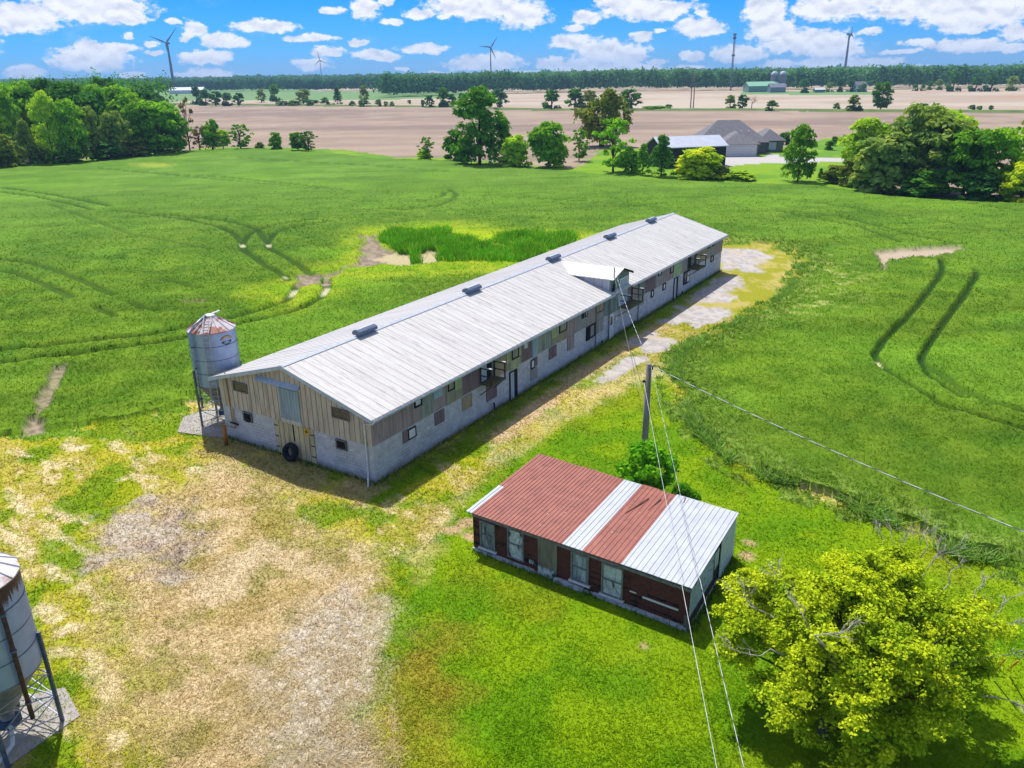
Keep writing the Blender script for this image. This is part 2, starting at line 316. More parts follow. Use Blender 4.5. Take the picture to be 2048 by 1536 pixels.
LINE2 = gp([(300,208),(380,208.5),(600,211),(800,213),(900,214),(1000,218),(1100,220),(1250,220),(1500,220),(1750,222),(2048,224),(2300,227)])
GREENF = gp([(440,185),(620,182.5),(765,182),(1010,183.5),(1012,196),(940,198),(860,197),(760,200),(620,201),(450,201)])
GREENF2 = gp([(1480,184),(1640,181),(1760,183),(1760,189),(1640,190),(1480,189)])
NPOLY = np.vstack([OUTER[3:-3], [[150, 112], [400, 90], [700, 200]], LINE2[::-1], [[-900, 500], [-400, 60]]])
PIN = [(.42, gp(q)) for q in [[(0,1054),(23,1077),(49,1103),(75,1122)],[(79,1043),(113,1069),(151,1092),(189,1111),(219,1122)],[(91,1016),(125,1031),(174,1046)],[(110,880),(143,899),(170,895)],[(15,979),(38,1009),(64,1031)],[(143,1160),(181,1182),(196,1213),(226,1220)],[(91,1133),(125,1152),(151,1171)],[(385,937),(434,948),(464,963)],[(472,979),(502,1001),(536,1024)],[(227,888),(264,918),(287,937)],[(68,1197),(87,1216),(113,1239)],[(136,1258),(166,1254)],[(181,1341),(234,1356),(211,1386)],[(20,905),(70,915),(120,935)],[(240,960),(270,950),(310,955)],[(120,1300),(170,1310),(200,1330)],[(560,1040),(600,1050),(640,1075)],[(150,1440),(200,1450),(240,1480)]]]

def albedo(P):
    """ground colour, crop height and zone at points P (n,2)"""
    X, Y = P[:, 0], P[:, 1]; n = len(P); r_ = np.hypot(X, Y)
    nb = fbm(X * .09, Y * .09, 3, 4); nm = fbm(X * .5, Y * .5, 11, 4); nf = fbm(X * 2.3, Y * 2.3, 23, 3)
    wob = (fbm(X * .8, Y * .8, 31, 3) - .5)
    yd = sdf(P, YARD, 30); od = sdf(P, OUTER, 30)
    crop = (yd + wob * 1.4 < 0) & (od > 0)
    C = lambda c: srgb(c, .74)
    def mixc(a, b, t): return a * (1 - t[:, None]) + b * t[:, None]
    full = lambda c: np.tile(C(c), (n, 1))
    # --- yard and lawns
    st1 = fbm((.8 * X + .6 * Y) * .9, (.6 * X - .8 * Y) * .22, 41, 4); st2 = fbm((.8 * X + .6 * Y) * 2.6 + nf, (.6 * X - .8 * Y) * .9, 47, 3)
    lawn = mixc(full((136, 168, 14)), full((106, 150, 12)), sstep(.35, .65, nm)); lawn = mixc(lawn, full((158, 172, 40)), sstep(.54, .74, nb) * .35)
    lawn = mixc(lawn, full((165, 150, 40)), sstep(.62, .78, fbm(X * .25, Y * .25, 57, 3)) * .3)
    hay = mixc(full((196, 190, 56)), full((164, 176, 28)), sstep(.42, .62, nm)); hay = mixc(hay, full((206, 186, 96)), sstep(.46, .64, st1) * .6)
    hay = mixc(hay, full((236, 216, 162)), sstep(.56, .64, st2) * .8 * sstep(.45, .6, st1 + (nm - .5) * .5))
    hay = mixc(hay, full((124, 158, 22)), sstep(.52, .64, fbm(X * .38 + 9, Y * .38, 61, 4)) * .85)
    for w_, pts in PIN:
        d = pdist(P, pts) + wob * 1.3 + (nf - .5) * .5; hay = mixc(hay, full((242, 224, 180)), sstep(w_ * .9, w_ * .15, d) * (.35 + .65 * sstep(.3, .55, nf)))
    tan = mixc(full((226, 202, 156)), full((208, 184, 124)), sstep(.4, .62, nm)); tan = mixc(tan, full((232, 212, 178)), sstep(.5, .66, fbm(X * .3, Y * .3, 71, 4)) * .75)
    tan = mixc(tan, full((164, 158, 60)), sstep(.5, .66, fbm(X * .7 + 4, Y * .7, 77, 4)) * .65)
    gravel = mixc(full((208, 200, 194)), full((184, 176, 172)), sstep(.4, .65, nf)); gravel = mixc(gravel, full((204, 184, 150)), sstep(.5, .7, nm) * .5)
    col = hay.copy()
    dl = sdf(P, LAWN); ml = sstep(-.7, .6, dl + wob * 1.8 + (nf - .5) * 1.2); col = mixc(col, lawn, ml)
    dt = sdf(P, TAN); mt = sstep(-1.3, 1.6, dt + wob * 3.0 + (nf - .5)); col = mixc(col, tan, mt * (1 - ml))
    dly = sdf(P, gp([(830,1060),(1000,905),(1130,800),(1290,700),(1330,720),(1340,745),(1180,810),(1070,885),(940,980),(860,1090),(820,1180)])); col = mixc(col, hay * .5 + tan * .5, sstep(-.8, .8, dly + wob * 2))
    ds = sdf(P, LSTRIP); col = mixc(col, lawn * .95, sstep(-.5, .6, ds + wob * 1.5) * (1 - sstep(.58, .7, nm) * .5))
    orx = sdf(P, gp([(810,1310),(900,1270),(905,1400),(870,1536),(790,1536),(770,1420)])); col = mixc(col, full((170, 148, 52)), sstep(-1.5, 1.5, orx + wob * 3) * .8)
    end = sdf(P, gp([(1440,486),(1530,488),(1600,505),(1605,530),(1560,592),(1450,658),(1350,705),(1290,735),(1240,765),(1330,640),(1441,550)])); ylw = mixc(full((164, 164, 44)), full((196, 180, 100)), sstep(.42, .62, nm + (nf - .5) * .5))
    col = mixc(col, ylw, sstep(-.6, .6, end + wob))
    dtl = sdf(P, TANL); col = mixc(col, mixc(full((226, 196, 160)), full((206, 176, 128)), sstep(.4, .6, nf)), sstep(-1.0, .3, dtl + wob * 1.8) * .92)
    grav = np.zeros(n)
    for g in GRAV: grav = np.maximum(grav, sstep(-.55, .1, sdf(P, g) + wob * 2.2 + (nf - .5) * .6))
    dgr = sdf(P, GRY); mg = sstep(-1.0, 1.2, dgr + wob * 5 + (nf - .5) * 1.2); col = mixc(col, mixc(full((210, 190, 172)), full((172, 154, 142)), sstep(.45, .6, nf)), mg * .9)
    col = mixc(col, full((218, 206, 190)), mg * sstep(.52, .64, fbm(X * .5, Y * 1.3, 83, 4)) * .8)
    dgb = sdf(P, GRB); mb = sstep(-1.4, 1.2, dgb + wob * 3) * (1 - .9 * ml); col = mixc(col, mixc(full((226, 214, 200)), full((208, 190, 164)), sstep(.42, .6, nf)), mb * .95)
    # ragged growth along the walls
    lx = (X - BC[0]) * bd[0] + (Y - BC[1]) * bd[1]; ly = (X - BC[0]) * bw[0] + (Y - BC[1]) * bw[1]
    dead = (lx > -3.2) & (lx < .2) & (ly > -1) & (ly < BW + 3); col = mixc(col, full((184, 164, 112)), np.where(dead, sstep(-3.2, -2.2, lx) * .8 * sstep(.3, .5, nm), 0.))
    foot = sstep(1.2, .2, np.abs(ly + .4)) * (lx > 0) * (lx < BL); col = mixc(col, full((140, 130, 80)), foot * .5 * sstep(.4, .6, nf))
    for q in ((945, 1075, .35), (905, 1060, .3), (932, 1046, .3), (1492, 1112, .35), (1288, 1292, .18), (1497, 1085, .3)):
        g = up(q[0], q[1]); d = np.hypot(X - g[0], Y - g[1]); col = mixc(col, full((212, 180, 140)), sstep(q[2] + .25, q[2] - .15, d + wob * .6) * .85)
    col = mixc(col, gravel, grav)
    # --- crop
    f_ = sstep(60, 230, r_)
    cr = mixc(full((106, 142, 26)), full((130, 160, 36)), sstep(.35, .65, nm)); cr = mixc(cr, mixc(full((112, 154, 44)), full((128, 166, 54)), sstep(.35, .65, nb)), f_)
    cr = mixc(cr, full((84, 128, 30)), sstep(.5, .72, fbm(X * .16, Y * .16 + 5, 91, 4)) * .5 * (1 - .5 * f_))
    cr = mixc(cr, full((134, 178, 44)), sstep(.52, .75, fbm(X * .07 + 3, Y * .07, 97, 4)) * .55)
    cr *= (.8 + .12 * nf)[:, None] * np.array([.93, 1., 1.12]); cr *= (1.07 - .14 * sstep(.35, .65, vnoise(X * .03 + Y * .02, Y * .55 - X * .12, 301)))[:, None]; cr *= (1.06 - .12 * sstep(.4, .6, fbm(X * .05, Y * .3, 307, 3)))[:, None]
    pn = sdf(P, POND, 14); yg = sstep(-6.5, .5, pn + wob * 5 + (nb - .5) * 5); cr = mixc(cr, mixc(full((150, 188, 24)), full((178, 196, 40)), sstep(.4, .6, nm)), yg * .8)
    cr = mixc(cr, full((176, 202, 24)), sstep(-1, 1, sdf(P, YPATCH) + wob * 2) * .8)
    edge = sstep(-3.8, -.4, yd + wob * 2.5) * (X > -6); cr = mixc(cr, mixc(full((150, 176, 74)), full((98, 132, 36)), sstep(.4, .6, nf)), edge * .7)
    edgl = sstep(-3., -.2, yd + wob * 2.) * (X <= -6); cr = mixc(cr, full((140, 176, 44)), edgl * .6)
    lod = sdf(P, gp([(1560,590),(1600,540),(1640,510),(1700,520),(1760,560),(1700,640),(1500,660)])); cr = mixc(cr, full((190, 196, 110)), sstep(-2, 4, lod) * sstep(.56, .68, fbm(X * .9, Y * 1.6, 103, 4)) * .8)
    soil = np.zeros(n)
    for s_ in (SOIL, SOIL2, SOIL3, SOIL4, SOIL5): soil = np.maximum(soil, sstep(-.3, .4, sdf(P, s_) + wob * 2.2))
    soil = np.maximum(soil, sstep(.7, .2, pdist(P, SOILP) + wob) * .8)
    wp = sstep(-.4, .5, sdf(P, WPATCH) + wob * 2.5); soil = np.maximum(soil, wp)
    so = mixc(full((176, 158, 136)), full((146, 130, 112)), sstep(.4, .6, nf)); so = mixc(so, full((214, 198, 150)), wp * .8)
    so = mixc(so, full((206, 186, 160)), sstep(-1, 1, sdf(P, SOIL2)) * .9)
    fp = sstep(-2.5, 3, sdf(P, FARPATCH, 12) + wob * 4 + (nb - .5) * 8); cr = mixc(cr, full((168, 182, 70)), fp * .85)
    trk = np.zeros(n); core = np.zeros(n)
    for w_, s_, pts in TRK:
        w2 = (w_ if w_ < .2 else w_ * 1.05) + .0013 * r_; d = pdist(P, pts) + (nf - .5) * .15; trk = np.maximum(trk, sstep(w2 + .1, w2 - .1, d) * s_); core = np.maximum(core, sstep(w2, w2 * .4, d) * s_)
    cr = mixc(cr, full((34, 70, 22)), trk * .95)  # soil-green tracks, darkened: shade between the stems put into the colour
    cr = mixc(cr, so, soil)
    for q, rr in (((490, 494), 1.6), ((541, 494), 1.4), ((597, 588), 2.2), ((660, 585), 2.6), ((585, 556), 1.5), ((1757, 733), 1.2)):   # where the wheels turned, the soil shows pale
        g = up(*q); d = np.hypot(X - g[0], Y - g[1]); cr = mixc(cr, full((206, 204, 160)), sstep(rr, rr * .3, d) * sstep(.15, .5, core))
    hgt = .5 * sstep(0., np.where(X > -6, .7, 1.7), -(yd + wob * 1.4)) * sstep(0, 1.5, od) * (1 - .92 * np.minimum(1, trk * 1.05)) * (1 - soil)
    hgt = np.where(crop, hgt + (fbm(X * .9, Y * .9, 131, 3) - .5) * .22 * (hgt > .1) * (hgt / .5), 0.)
    hgt *= (1 - .35 * yg)
    # --- farther land
    pl = mixc(full((186, 164, 142)), full((170, 148, 130)), sstep(.3, .7, fbm(X * .03, Y * .09, 107, 4)))
    pl = mixc(pl, full((146, 128, 116)), sstep(.52, .66, fbm(X * .006 + 2, Y * .035 + X * .004, 113, 4)) * .75); pl *= (.95 + .1 * vnoise(X * .02, Y * 1.1 + X * .1, 7))[:, None]
    pf = mixc(full((206, 190, 168)), full((190, 170, 148)), sstep(.35, .65, fbm(X * .008, Y * .03, 117, 4))); pf = mixc(pf, full((196, 158, 124)), sstep(.62, .72, fbm(X * .01 + 7, Y * .02, 119, 3)) * .6)
    gf = mixc(full((120, 158, 96)), full((134, 166, 104)), nb)
    l2 = mixc(full((140, 176, 40)), full((110, 158, 44)), sstep(.35, .65, fbm(X * .12, Y * .12, 121, 4)))
    neara = sdf(P, NPOLY, 50) > 0
    zone = np.where(neara, 2, 3)
    gfm = (sdf(P, GREENF, 30) > 0) | (sdf(P, GREENF2, 30) > 0) | (r_ > 1750) | ((X < -330) & (Y > 640)); zone = np.where(gfm & (zone == 3), 6, zone)
    l2d = sdf(P, LAWN2, 20) + wob * 2; out_ = (od > -4 - 5 * nb) & (od <= 0)
    l2m = (l2d > 0) & (od <= 0); vg = pdist(P, LINE2, 30) + (nb - .5) * 6 < 9
    zone = np.where((l2m | (vg & (r_ > 300)) | out_) & (zone >= 2), 0, zone)
    zone = np.where((sdf(P, DRIVE) > 0) & (od < 0), 5, zone)
    zone = np.where((yd > -2) & (yd + wob * 1.4 >= 0), 0, zone); zone = np.where(crop, 1, zone)
    ydz = (yd + wob * 1.4 >= 0)
    zone = np.where(ydz & (grav > .5), 4, zone)
    zone = np.where((od > 0) & ~crop & (zone > 1) & (zone != 4), 0, zone)
    cfar = np.where((zone == 2)[:, None], pl, np.where((zone == 3)[:, None], pf, np.where((zone == 6)[:, None], gf, np.where((zone == 5)[:, None], full((206, 200, 196)), l2))))
    cfar = np.where((vg & (zone == 0) & (r_ > 300))[:, None], full((98, 122, 54)), cfar)
    res = np.where(crop[:, None], cr, np.where(ydz[:, None], col, cfar))
    return res, hgt, zone, dict(lawn=ml * ydz, soil=soil, edge=edge, grav=grav, yd=yd, od=od, pond=pn, trk=trk)

def ground_mat(name, s1, s2, bump, dist, amp=.35, rough=.95):
    m = bpy.data.materials.new(name); m.use_nodes = True; nt = m.node_tree; N = nt.nodes; L = nt.links; b = N['Principled BSDF']
    b.inputs['Roughness'].default_value = rough; b.inputs['Specular IOR Level'].default_value = .08
    at = N.new('ShaderNodeAttribute'); at.attribute_name = 'col'; tc = N.new('ShaderNodeTexCoord')
    v = None
    for s_, a_ in ((s1, amp), (s2, amp * .8)):
        n = N.new('ShaderNodeTexNoise'); n.inputs['Scale'].default_value = s_; n.inputs['Detail'].default_value = 5; n.inputs['Roughness'].default_value = .7; L.new(tc.outputs['Object'], n.inputs['Vector'])
        mr = N.new('ShaderNodeMapRange'); L.new(n.outputs[0], mr.inputs[0]); mr.inputs[1].default_value = .3; mr.inputs[2].default_value = .7; mr.inputs[3].default_value = 1 - a_; mr.inputs[4].default_value = 1 + a_
        if v is None: v = mr.outputs[0]; first = n
        else:
            mu = N.new('ShaderNodeMath'); mu.operation = 'MULTIPLY'; L.new(v, mu.inputs[0]); L.new(mr.outputs[0], mu.inputs[1]); v = mu.outputs[0]
    x = N.new('ShaderNodeMix'); x.data_type = 'RGBA'; x.blend_type = 'MULTIPLY'; x.inputs[0].default_value = 1; L.new(at.outputs['Color'], x.inputs[6]); L.new(v, x.inputs[7]); L.new(x.outputs[2], b.inputs['Base Color'])
    bp = N.new('ShaderNodeBump'); bp.inputs['Strength'].default_value = bump; bp.inputs['Distance'].default_value = dist; L.new(first.outputs[0], bp.inputs['Height']); L.new(bp.outputs[0], b.inputs['Normal'])
    return m

def npmesh(name, V, F, mats, col=None, colname='col', smooth=False, midx=None):
    me = bpy.data.meshes.new(name); k = F.shape[1]
    me.vertices.add(len(V)); me.vertices.foreach_set('co', np.asarray(V, np.float32).ravel())
    me.loops.add(F.size); me.loops.foreach_set('vertex_index', F.astype(np.int32).ravel())
    me.polygons.add(len(F)); me.polygons.foreach_set('loop_start', np.arange(0, F.size, k, dtype=np.int32)); me.polygons.foreach_set('loop_total', np.full(len(F), k, np.int32))
    for m_ in (mats if isinstance(mats, (list, tuple)) else [mats]): me.materials.append(m_)
    if midx is not None: me.polygons.foreach_set('material_index', midx.astype(np.int32))
    if smooth: me.polygons.foreach_set('use_smooth', np.ones(len(F), bool))
    me.update(calc_edges=True)
    if col is not None:
        a = me.color_attributes.new(colname, 'FLOAT_COLOR', 'POINT'); c4 = np.ones((len(V), 4), np.float32); c4[:, :col.shape[1]] = col; a.data.foreach_set('color', c4.ravel())
    return me

def build_land():
    rs = [13.]
    while rs[-1] < 9000:
        r_ = rs[-1]; rs.append(r_ + float(np.clip(r_ * r_ / (21.4 * 804) * 1.15, .12, .035 * r_)))
    rs = np.array(rs); th = np.radians(np.arange(-47, 47.01, .115)); nr, nt_ = len(rs), len(th)
    RR, TT = np.meshgrid(rs, th, indexing='ij'); X = RR * np.sin(TT); Y = RR * np.cos(TT)
    P = np.stack([X.ravel(), Y.ravel()], -1)
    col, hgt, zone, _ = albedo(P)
    V = np.column_stack([P, hgt + (fbm(P[:, 0] * .7, P[:, 1] * .7, 151, 3) - .5) * .06 * (np.hypot(P[:, 0], P[:, 1]) < 120) * (zone != 4)])
    i = np.arange(nr - 1)[:, None] * nt_ + np.arange(nt_ - 1)[None, :]; i = i.ravel()
    F = np.stack([i, i + 1, i + 1 + nt_, i + nt_], -1)[:, ::-1]
    zf = zone[i]
    defs = {0: ('ground', 'mown grass, dry straw and bare earth of the farmyard', ground_mat('yard_grass', 5.5, 21, .6, .04, .26)),
            1: ('crop_field', 'green grain crop with wheel tracks around the barn', ground_mat('crop_canopy', 3.2, 11, .55, .12, .2)),
            2: ('ploughed_field', 'brown ploughed field beyond the hedgerow', ground_mat('ploughed_soil', .9, 3, .4, .1, .08)),
            3: ('distant_field', 'pale tilled fields beyond the second tree line', ground_mat('pale_soil', .1, .6, .2, .1, .06)),
            4: ('gravel_lane', 'grey gravel patches of the lane along the barn', ground_mat('gravel', 9, 42, .6, .02, .16)),
            5: ('driveway', 'pale driveway of the far house', ground_mat('driveway_gravel', 2, 9, .2, .02, .06)),
            6: ('distant_meadow', 'green fields in front of the far woods', ground_mat('far_green', .08, .5, .2, .1, .08))}
    for z, (nme, lab, m_) in defs.items():
        f = F[zf == z]
        if len(f) == 0: continue
        u, inv = np.unique(f, return_inverse=True); f = inv.reshape(f.shape); v = V[u]; c = col[u]
        if z == 0:                                        # the same sheet goes on behind and beside the viewpoint
            tb = np.radians(np.arange(47, 313.1, 6.65)); ro = np.array([0.01, 13, 40, 110, 300, 900, 9000.])
            a, b_ = np.meshgrid(ro, tb, indexing='ij'); ex = np.column_stack([(a * np.sin(b_)).ravel(), (a * np.cos(b_)).ravel(), np.zeros(a.size)]); nb_ = len(tb)
            j = (np.arange(len(ro) - 1)[:, None] * nb_ + np.arange(nb_ - 1)[None, :]).ravel(); ef = np.stack([j, j + 1, j + 1 + nb_, j + nb_], -1)[:, ::-1]
            t2 = np.radians(np.linspace(-47, 47, 30)); fx = np.vstack([[[0, 0, 0]], np.column_stack([13 * np.sin(t2), 13 * np.cos(t2), 0 * t2])])
            ff = np.array([[0, q + 1, q, q] for q in range(1, 30)]); ff = np.stack([np.zeros(29, int), np.arange(2, 31), np.arange(1, 30)], -1)
            o1 = len(v); o2 = o1 + len(ex)
            v = np.vstack([v, ex, fx]); c = np.vstack([c, np.tile(srgb((120, 160, 40), .7), (len(ex) + len(fx), 1))])
            f = np.vstack([f, ef + o1]); tri = ff + o2
            me = bpy.data.meshes.new(nme); me.from_pydata(v.tolist(), [], f.tolist() + tri.tolist()); me.materials.append(m_)
            a_ = me.color_attributes.new('col', 'FLOAT_COLOR', 'POINT'); c4 = np.ones((len(v), 4), np.float32); c4[:, :3] = c; a_.data.foreach_set('color', c4.ravel())
            me.polygons.foreach_set('use_smooth', np.ones(len(me.polygons), bool)); me.update()
        else:
            me = npmesh(nme, v, f, m_, c, smooth=True)
        o = bpy.data.objects.new(nme, me); COL.objects.link(o); tag(o, lab, kind='structure')
build_land()
def ribbon(name, label, pts, w0, mt_, z=.02, seed=0):
    pts = np.asarray(pts); P = []
    for i in range(len(pts) - 1):
        n_ = max(2, int(np.linalg.norm(pts[i + 1] - pts[i]) / 3)); P += [pts[i] + (pts[i + 1] - pts[i]) * k / n_ for k in range(n_)]
    P = np.array(P + [pts[-1]]); t = np.gradient(P, axis=0); t /= np.linalg.norm(t, axis=1)[:, None]; nn = np.stack([-t[:, 1], t[:, 0]], -1); wv = w0 * (.6 + .8 * vnoise(P[:, 0] * .08, P[:, 1] * .08, seed))[:, None]
    V = np.vstack([np.column_stack([P + nn * wv, np.full(len(P), z)]), np.column_stack([P, np.full(len(P), z + .9)]), np.column_stack([P - nn * wv, np.full(len(P), z)])]); n_ = len(P); i = np.arange(n_ - 1)
    F = np.vstack([np.stack([i, i + 1, i + 1 + n_, i + n_], -1), np.stack([i + n_, i + 1 + n_, i + 1 + 2 * n_, i + 2 * n_], -1)])[:, ::-1]
    o = bpy.data.objects.new(name, npmesh(name, V, F, mt_, smooth=True)); COL.objects.link(o); tag(o, label, kind='stuff')
ribbon('grass_verge', 'low rough green verge between the two ploughed fields', LINE2, 4.2, mat('verge_grass', (110, 136, 56), (78, 104, 44), .12, 5, .95, k=.8))

# ------------------------------------------------------------------ grass, crop blades (uncountable: stuff)
def leafmat(name, trans=.35, attr='col', objcol=False, rough=.6):
    if name in _mats: return _mats[name]
    m = bpy.data.materials.new(name); m.use_nodes = True; nt = m.node_tree; N = nt.nodes; L = nt.links; N.clear()
    out = N.new('ShaderNodeOutputMaterial'); d = N.new('ShaderNodeBsdfDiffuse'); t = N.new('ShaderNodeBsdfTranslucent'); ms = N.new('ShaderNodeMixShader'); ms.inputs[0].default_value = trans
    at = N.new('ShaderNodeAttribute'); at.attribute_name = attr; c = at.outputs['Color']
    if objcol:
        oi = N.new('ShaderNodeObjectInfo'); x = N.new('ShaderNodeMix'); x.data_type = 'RGBA'; x.blend_type = 'MULTIPLY'; x.inputs[0].default_value = 1; L.new(c, x.inputs[6]); L.new(oi.outputs['Color'], x.inputs[7]); c = x.outputs[2]
    L.new(c, d.inputs[0]); y = N.new('ShaderNodeMix'); y.data_type = 'RGBA'; y.blend_type = 'MULTIPLY'; y.inputs[0].default_value = 1; L.new(c, y.inputs[6]); y.inputs[7].default_value = (1.15, 1.2, .6, 1)
    L.new(y.outputs[2], t.inputs[0]); L.new(d.outputs[0], ms.inputs[1]); L.new(t.outputs[0], ms.inputs[2]); L.new(ms.outputs[0], out.inputs[0])
    _mats[name] = m; return m
BLADE = leafmat('grass_blade', .3)

def blades(name, label, P, z0, col, hgt, wid, lean=.5, cat=None):
    """one triangle-pair blade per point"""
    n = len(P); a = rng.uniform(0, 2 * math.pi, n); l = rng.normal(0, lean, (n, 2)) * hgt[:, None]
    dx = np.cos(a) * wid / 2; dy = np.sin(a) * wid / 2
    base = np.column_stack([P, z0]); v0 = base + np.column_stack([dx, dy, 0 * dx]); v1 = base - np.column_stack([dx, dy, 0 * dx])
    tip = base + np.column_stack([l, hgt]); v2 = tip - np.column_stack([dx, dy, 0 * dx]) * .35; v3 = tip + np.column_stack([dx, dy, 0 * dx]) * .35
    V = np.stack([v0, v1, v2, v3], 1).reshape(-1, 3); F = np.arange(4 * n).reshape(n, 4); c = np.repeat(col, 4, 0)
    o = bpy.data.objects.new(name, npmesh(name, V, F, BLADE, c)); COL.objects.link(o); return tag(o, label, cat, kind='stuff')

def scatter(n, rmin, rmax, pw=2.2, th=44):
    u = rng.uniform(0, 1, n); r_ = rmin * (rmax / rmin) ** (u ** (1 / pw * 1.6)) ; t = np.radians(rng.uniform(-th, th, n)); return np.column_stack([r_ * np.sin(t), r_ * np.cos(t)])
def build_blades():
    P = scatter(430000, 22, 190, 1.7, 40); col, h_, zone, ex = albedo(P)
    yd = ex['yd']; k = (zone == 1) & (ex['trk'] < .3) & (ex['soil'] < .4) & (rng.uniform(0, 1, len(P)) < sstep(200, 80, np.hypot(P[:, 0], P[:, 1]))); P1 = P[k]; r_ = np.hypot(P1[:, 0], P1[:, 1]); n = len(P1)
    tall = ex['edge'][k]; s_ = np.clip(r_ / 55, .7, 2.6)
    hh = rng.uniform(.1, .2, n) * (1 + tall * rng.uniform(0, .9, n)) * np.clip(s_, .8, 1.1)
    c = 1.1 * col[k] * rng.uniform(.9, 1.16, (n, 1)) * np.where(rng.uniform(0, 1, (n, 1)) < .12, [[1.35, 1.15, 1.2]], [[1, 1, 1]])
    blades('crop_leaves', 'green grain leaves standing in the crop field', P1, np.maximum(h_[k] - .06, 0), c, hh, .06 * s_ * (1 + .3 * tall), 1.1)
    P = scatter(330000, 17, 75, 1.5, 42); col, h_, zone, ex = albedo(P)
    lx = (P - BC) @ bd; ly = (P - BC) @ bw; inb = (lx > 0) & (lx < BL) & (ly > 0) & (ly < BW)
    SO = np.array([-1.95, 33.3]); SE = np.array([7.05, 27.05]); SB = np.array([10.2, 32.35]); insd = inside(P, np.array([SO, SE, SB, SO + SB - SE]))
    k = (zone == 0) & ~inb & ~insd; P2 = P[k]; n = len(P2); r_ = np.hypot(P2[:, 0], P2[:, 1]); lw = ex['lawn'][k]
    c = 1.12 * col[k] * (1 + rng.uniform(-.26, .3, (n, 1)) * (1 - .6 * lw[:, None]))
    blades('grass_blades', 'short grass and mown straw covering the yard', P2, np.zeros(n) - .01, c, rng.uniform(.03, .1, n) * (1 + .5 * (1 - lw)), (.03 + .02 * rng.uniform(0, 1, n)) * np.clip(r_ / 30, .9, 1.8), 1.3)
    # straw lying in the unmown swaths on the yard
    P = scatter(90000, 19, 50, 1.3, 42); P = P[P[:, 0] < -3]; col, h_, zone, ex = albedo(P)
    lx = (P - BC) @ bd; ly = (P - BC) @ bw; inb = (lx > 0) & (lx < BL) & (ly > 0) & (ly < BW)
    k = (zone == 0) & ~inb & (col[:, 0] > .36) & (ex['lawn'] < .4); P3 = P[k]; n = len(P3)
    cc = np.tile(srgb((232, 212, 160), .72), (n, 1)) * rng.uniform(.75, 1.15, (n, 1))
    blades('loose_straw', 'pale straw lying on the yard in rows', P3, np.full(n, .02), cc, rng.uniform(.02, .06, n), np.full(n, .025), 4.5)
    # weeds and grass at the foot of walls
    out = []; 
    for s_ in np.arange(0, BL, .06):
        out.append(BC + bd * s_ - bw * abs(rng.normal(.05, .16)))
    for s_ in np.arange(-.3, BW, .05): out.append(BC + bw * s_ - bd * abs(rng.normal(.05, .2)))
    for t in np.arange(0, 1, .005): out.append(SO + (SE - SO) * t - np.array([.4, .6]) * abs(rng.normal(.05, .25))); out.append(SE + (SB - SE) * t + np.array([.8, -.4]) * abs(rng.normal(.05, .25)))
    Q = np.repeat(np.array(out), 2, 0) + rng.normal(0, .05, (len(out) * 2, 2)); n = len(Q); c = np.tile(srgb((104, 142, 40), .7), (n, 1)) * rng.uniform(.6, 1.4, (n, 1))
    blades('wall_weeds', 'rough grass growing against the barn and shed walls', Q, np.zeros(n), c, rng.uniform(.08, .34, n), np.full(n, .05), .6)
    # reeds behind the barn
    out = []
    for poly, m_, hs in ((gp([(757,470),(900,466),(905,492),(880,503),(858,508),(800,510),(762,490)]), 15000, 1.7), (gp([(868,510),(900,480),(960,486),(1010,478),(1160,468),(1180,480),(1120,505),(1040,532),(880,536)]), 30000, 1.6), (gp([(818,508),(845,505),(845,530),(822,532)]), 900, 1.4), (gp([(600,592),(650,582),(646,560),(620,575)]), 1200, .7)):
        lo, hi = poly.min(0), poly.max(0); q = rng.uniform(lo, hi, (m_, 2)); q = q[inside(q, poly)]
        dens = fbm(q[:, 0] * .35, q[:, 1] * .35, 211, 3); ed = sdf(q, poly); kp = dens > .43 - .12 * np.clip(ed - 1, -1.5, 1); q = q[kp]; hh = hs * .72 * (.55 + .9 * fbm(q[:, 0] * .3, q[:, 1] * .3, 217, 3)) * rng.uniform(.7, 1.1, len(q)); out.append(np.column_stack([q, hh]))
    Q = np.vstack(out); lx = (Q[:, :2] - BC) @ bd; ly = (Q[:, :2] - BC) @ bw; Q = Q[~((lx > -1) & (lx < BL + 1) & (ly > -1) & (ly < BW + 1))]; n = len(Q)
    c = np.tile(srgb((92, 164, 26), .85), (n, 1)) * rng.uniform(.6, 1.45, (n, 1)); yl = rng.uniform(0, 1, n) < .14; c[yl] = srgb((196, 196, 90), .8); c *= (.8 + .95 * fbm(Q[:, 0] * .5, Q[:, 1] * .5, 223, 3))[:, None]
    blades('reed_bed', 'tall bright green reeds around the wet patch behind the barn', Q[:, :2], np.zeros(n), c, Q[:, 2], rng.uniform(.05, .1, n), .3, None)
    # rank growth at the near right edge of the crop
    t = rng.uniform(0, 1, 26000); e = YARD[14:28]; seg = np.linalg.norm(np.diff(e, axis=0), axis=1); cs = np.concatenate([[0], np.cumsum(seg)]); s_ = t * cs[-1]
    i = np.clip(np.searchsorted(cs, s_) - 1, 0, len(seg) - 1); f = (s_ - cs[i]) / seg[i]; base = e[i] + (e[i + 1] - e[i]) * f[:, None]
    nrm = np.stack([(e[i + 1] - e[i])[:, 1], -(e[i + 1] - e[i])[:, 0]], -1) / seg[i][:, None]
    off = rng.gamma(1.6, .8, len(t)); Q = base - nrm * off[:, None] if True else base
    yd = sdf(Q, YARD, 30); Q2 = np.where((yd > 0)[:, None], base + nrm * off[:, None], Q)
    cl = fbm(Q2[:, 0] * .6, Q2[:, 1] * .6, 231, 3); k = cl > .45; Q2 = Q2[k]; cl = cl[k]; n = len(Q2); c = np.tile(srgb((140, 186, 76), .85), (n, 1)) * rng.uniform(.5, 1.5, (n, 1))
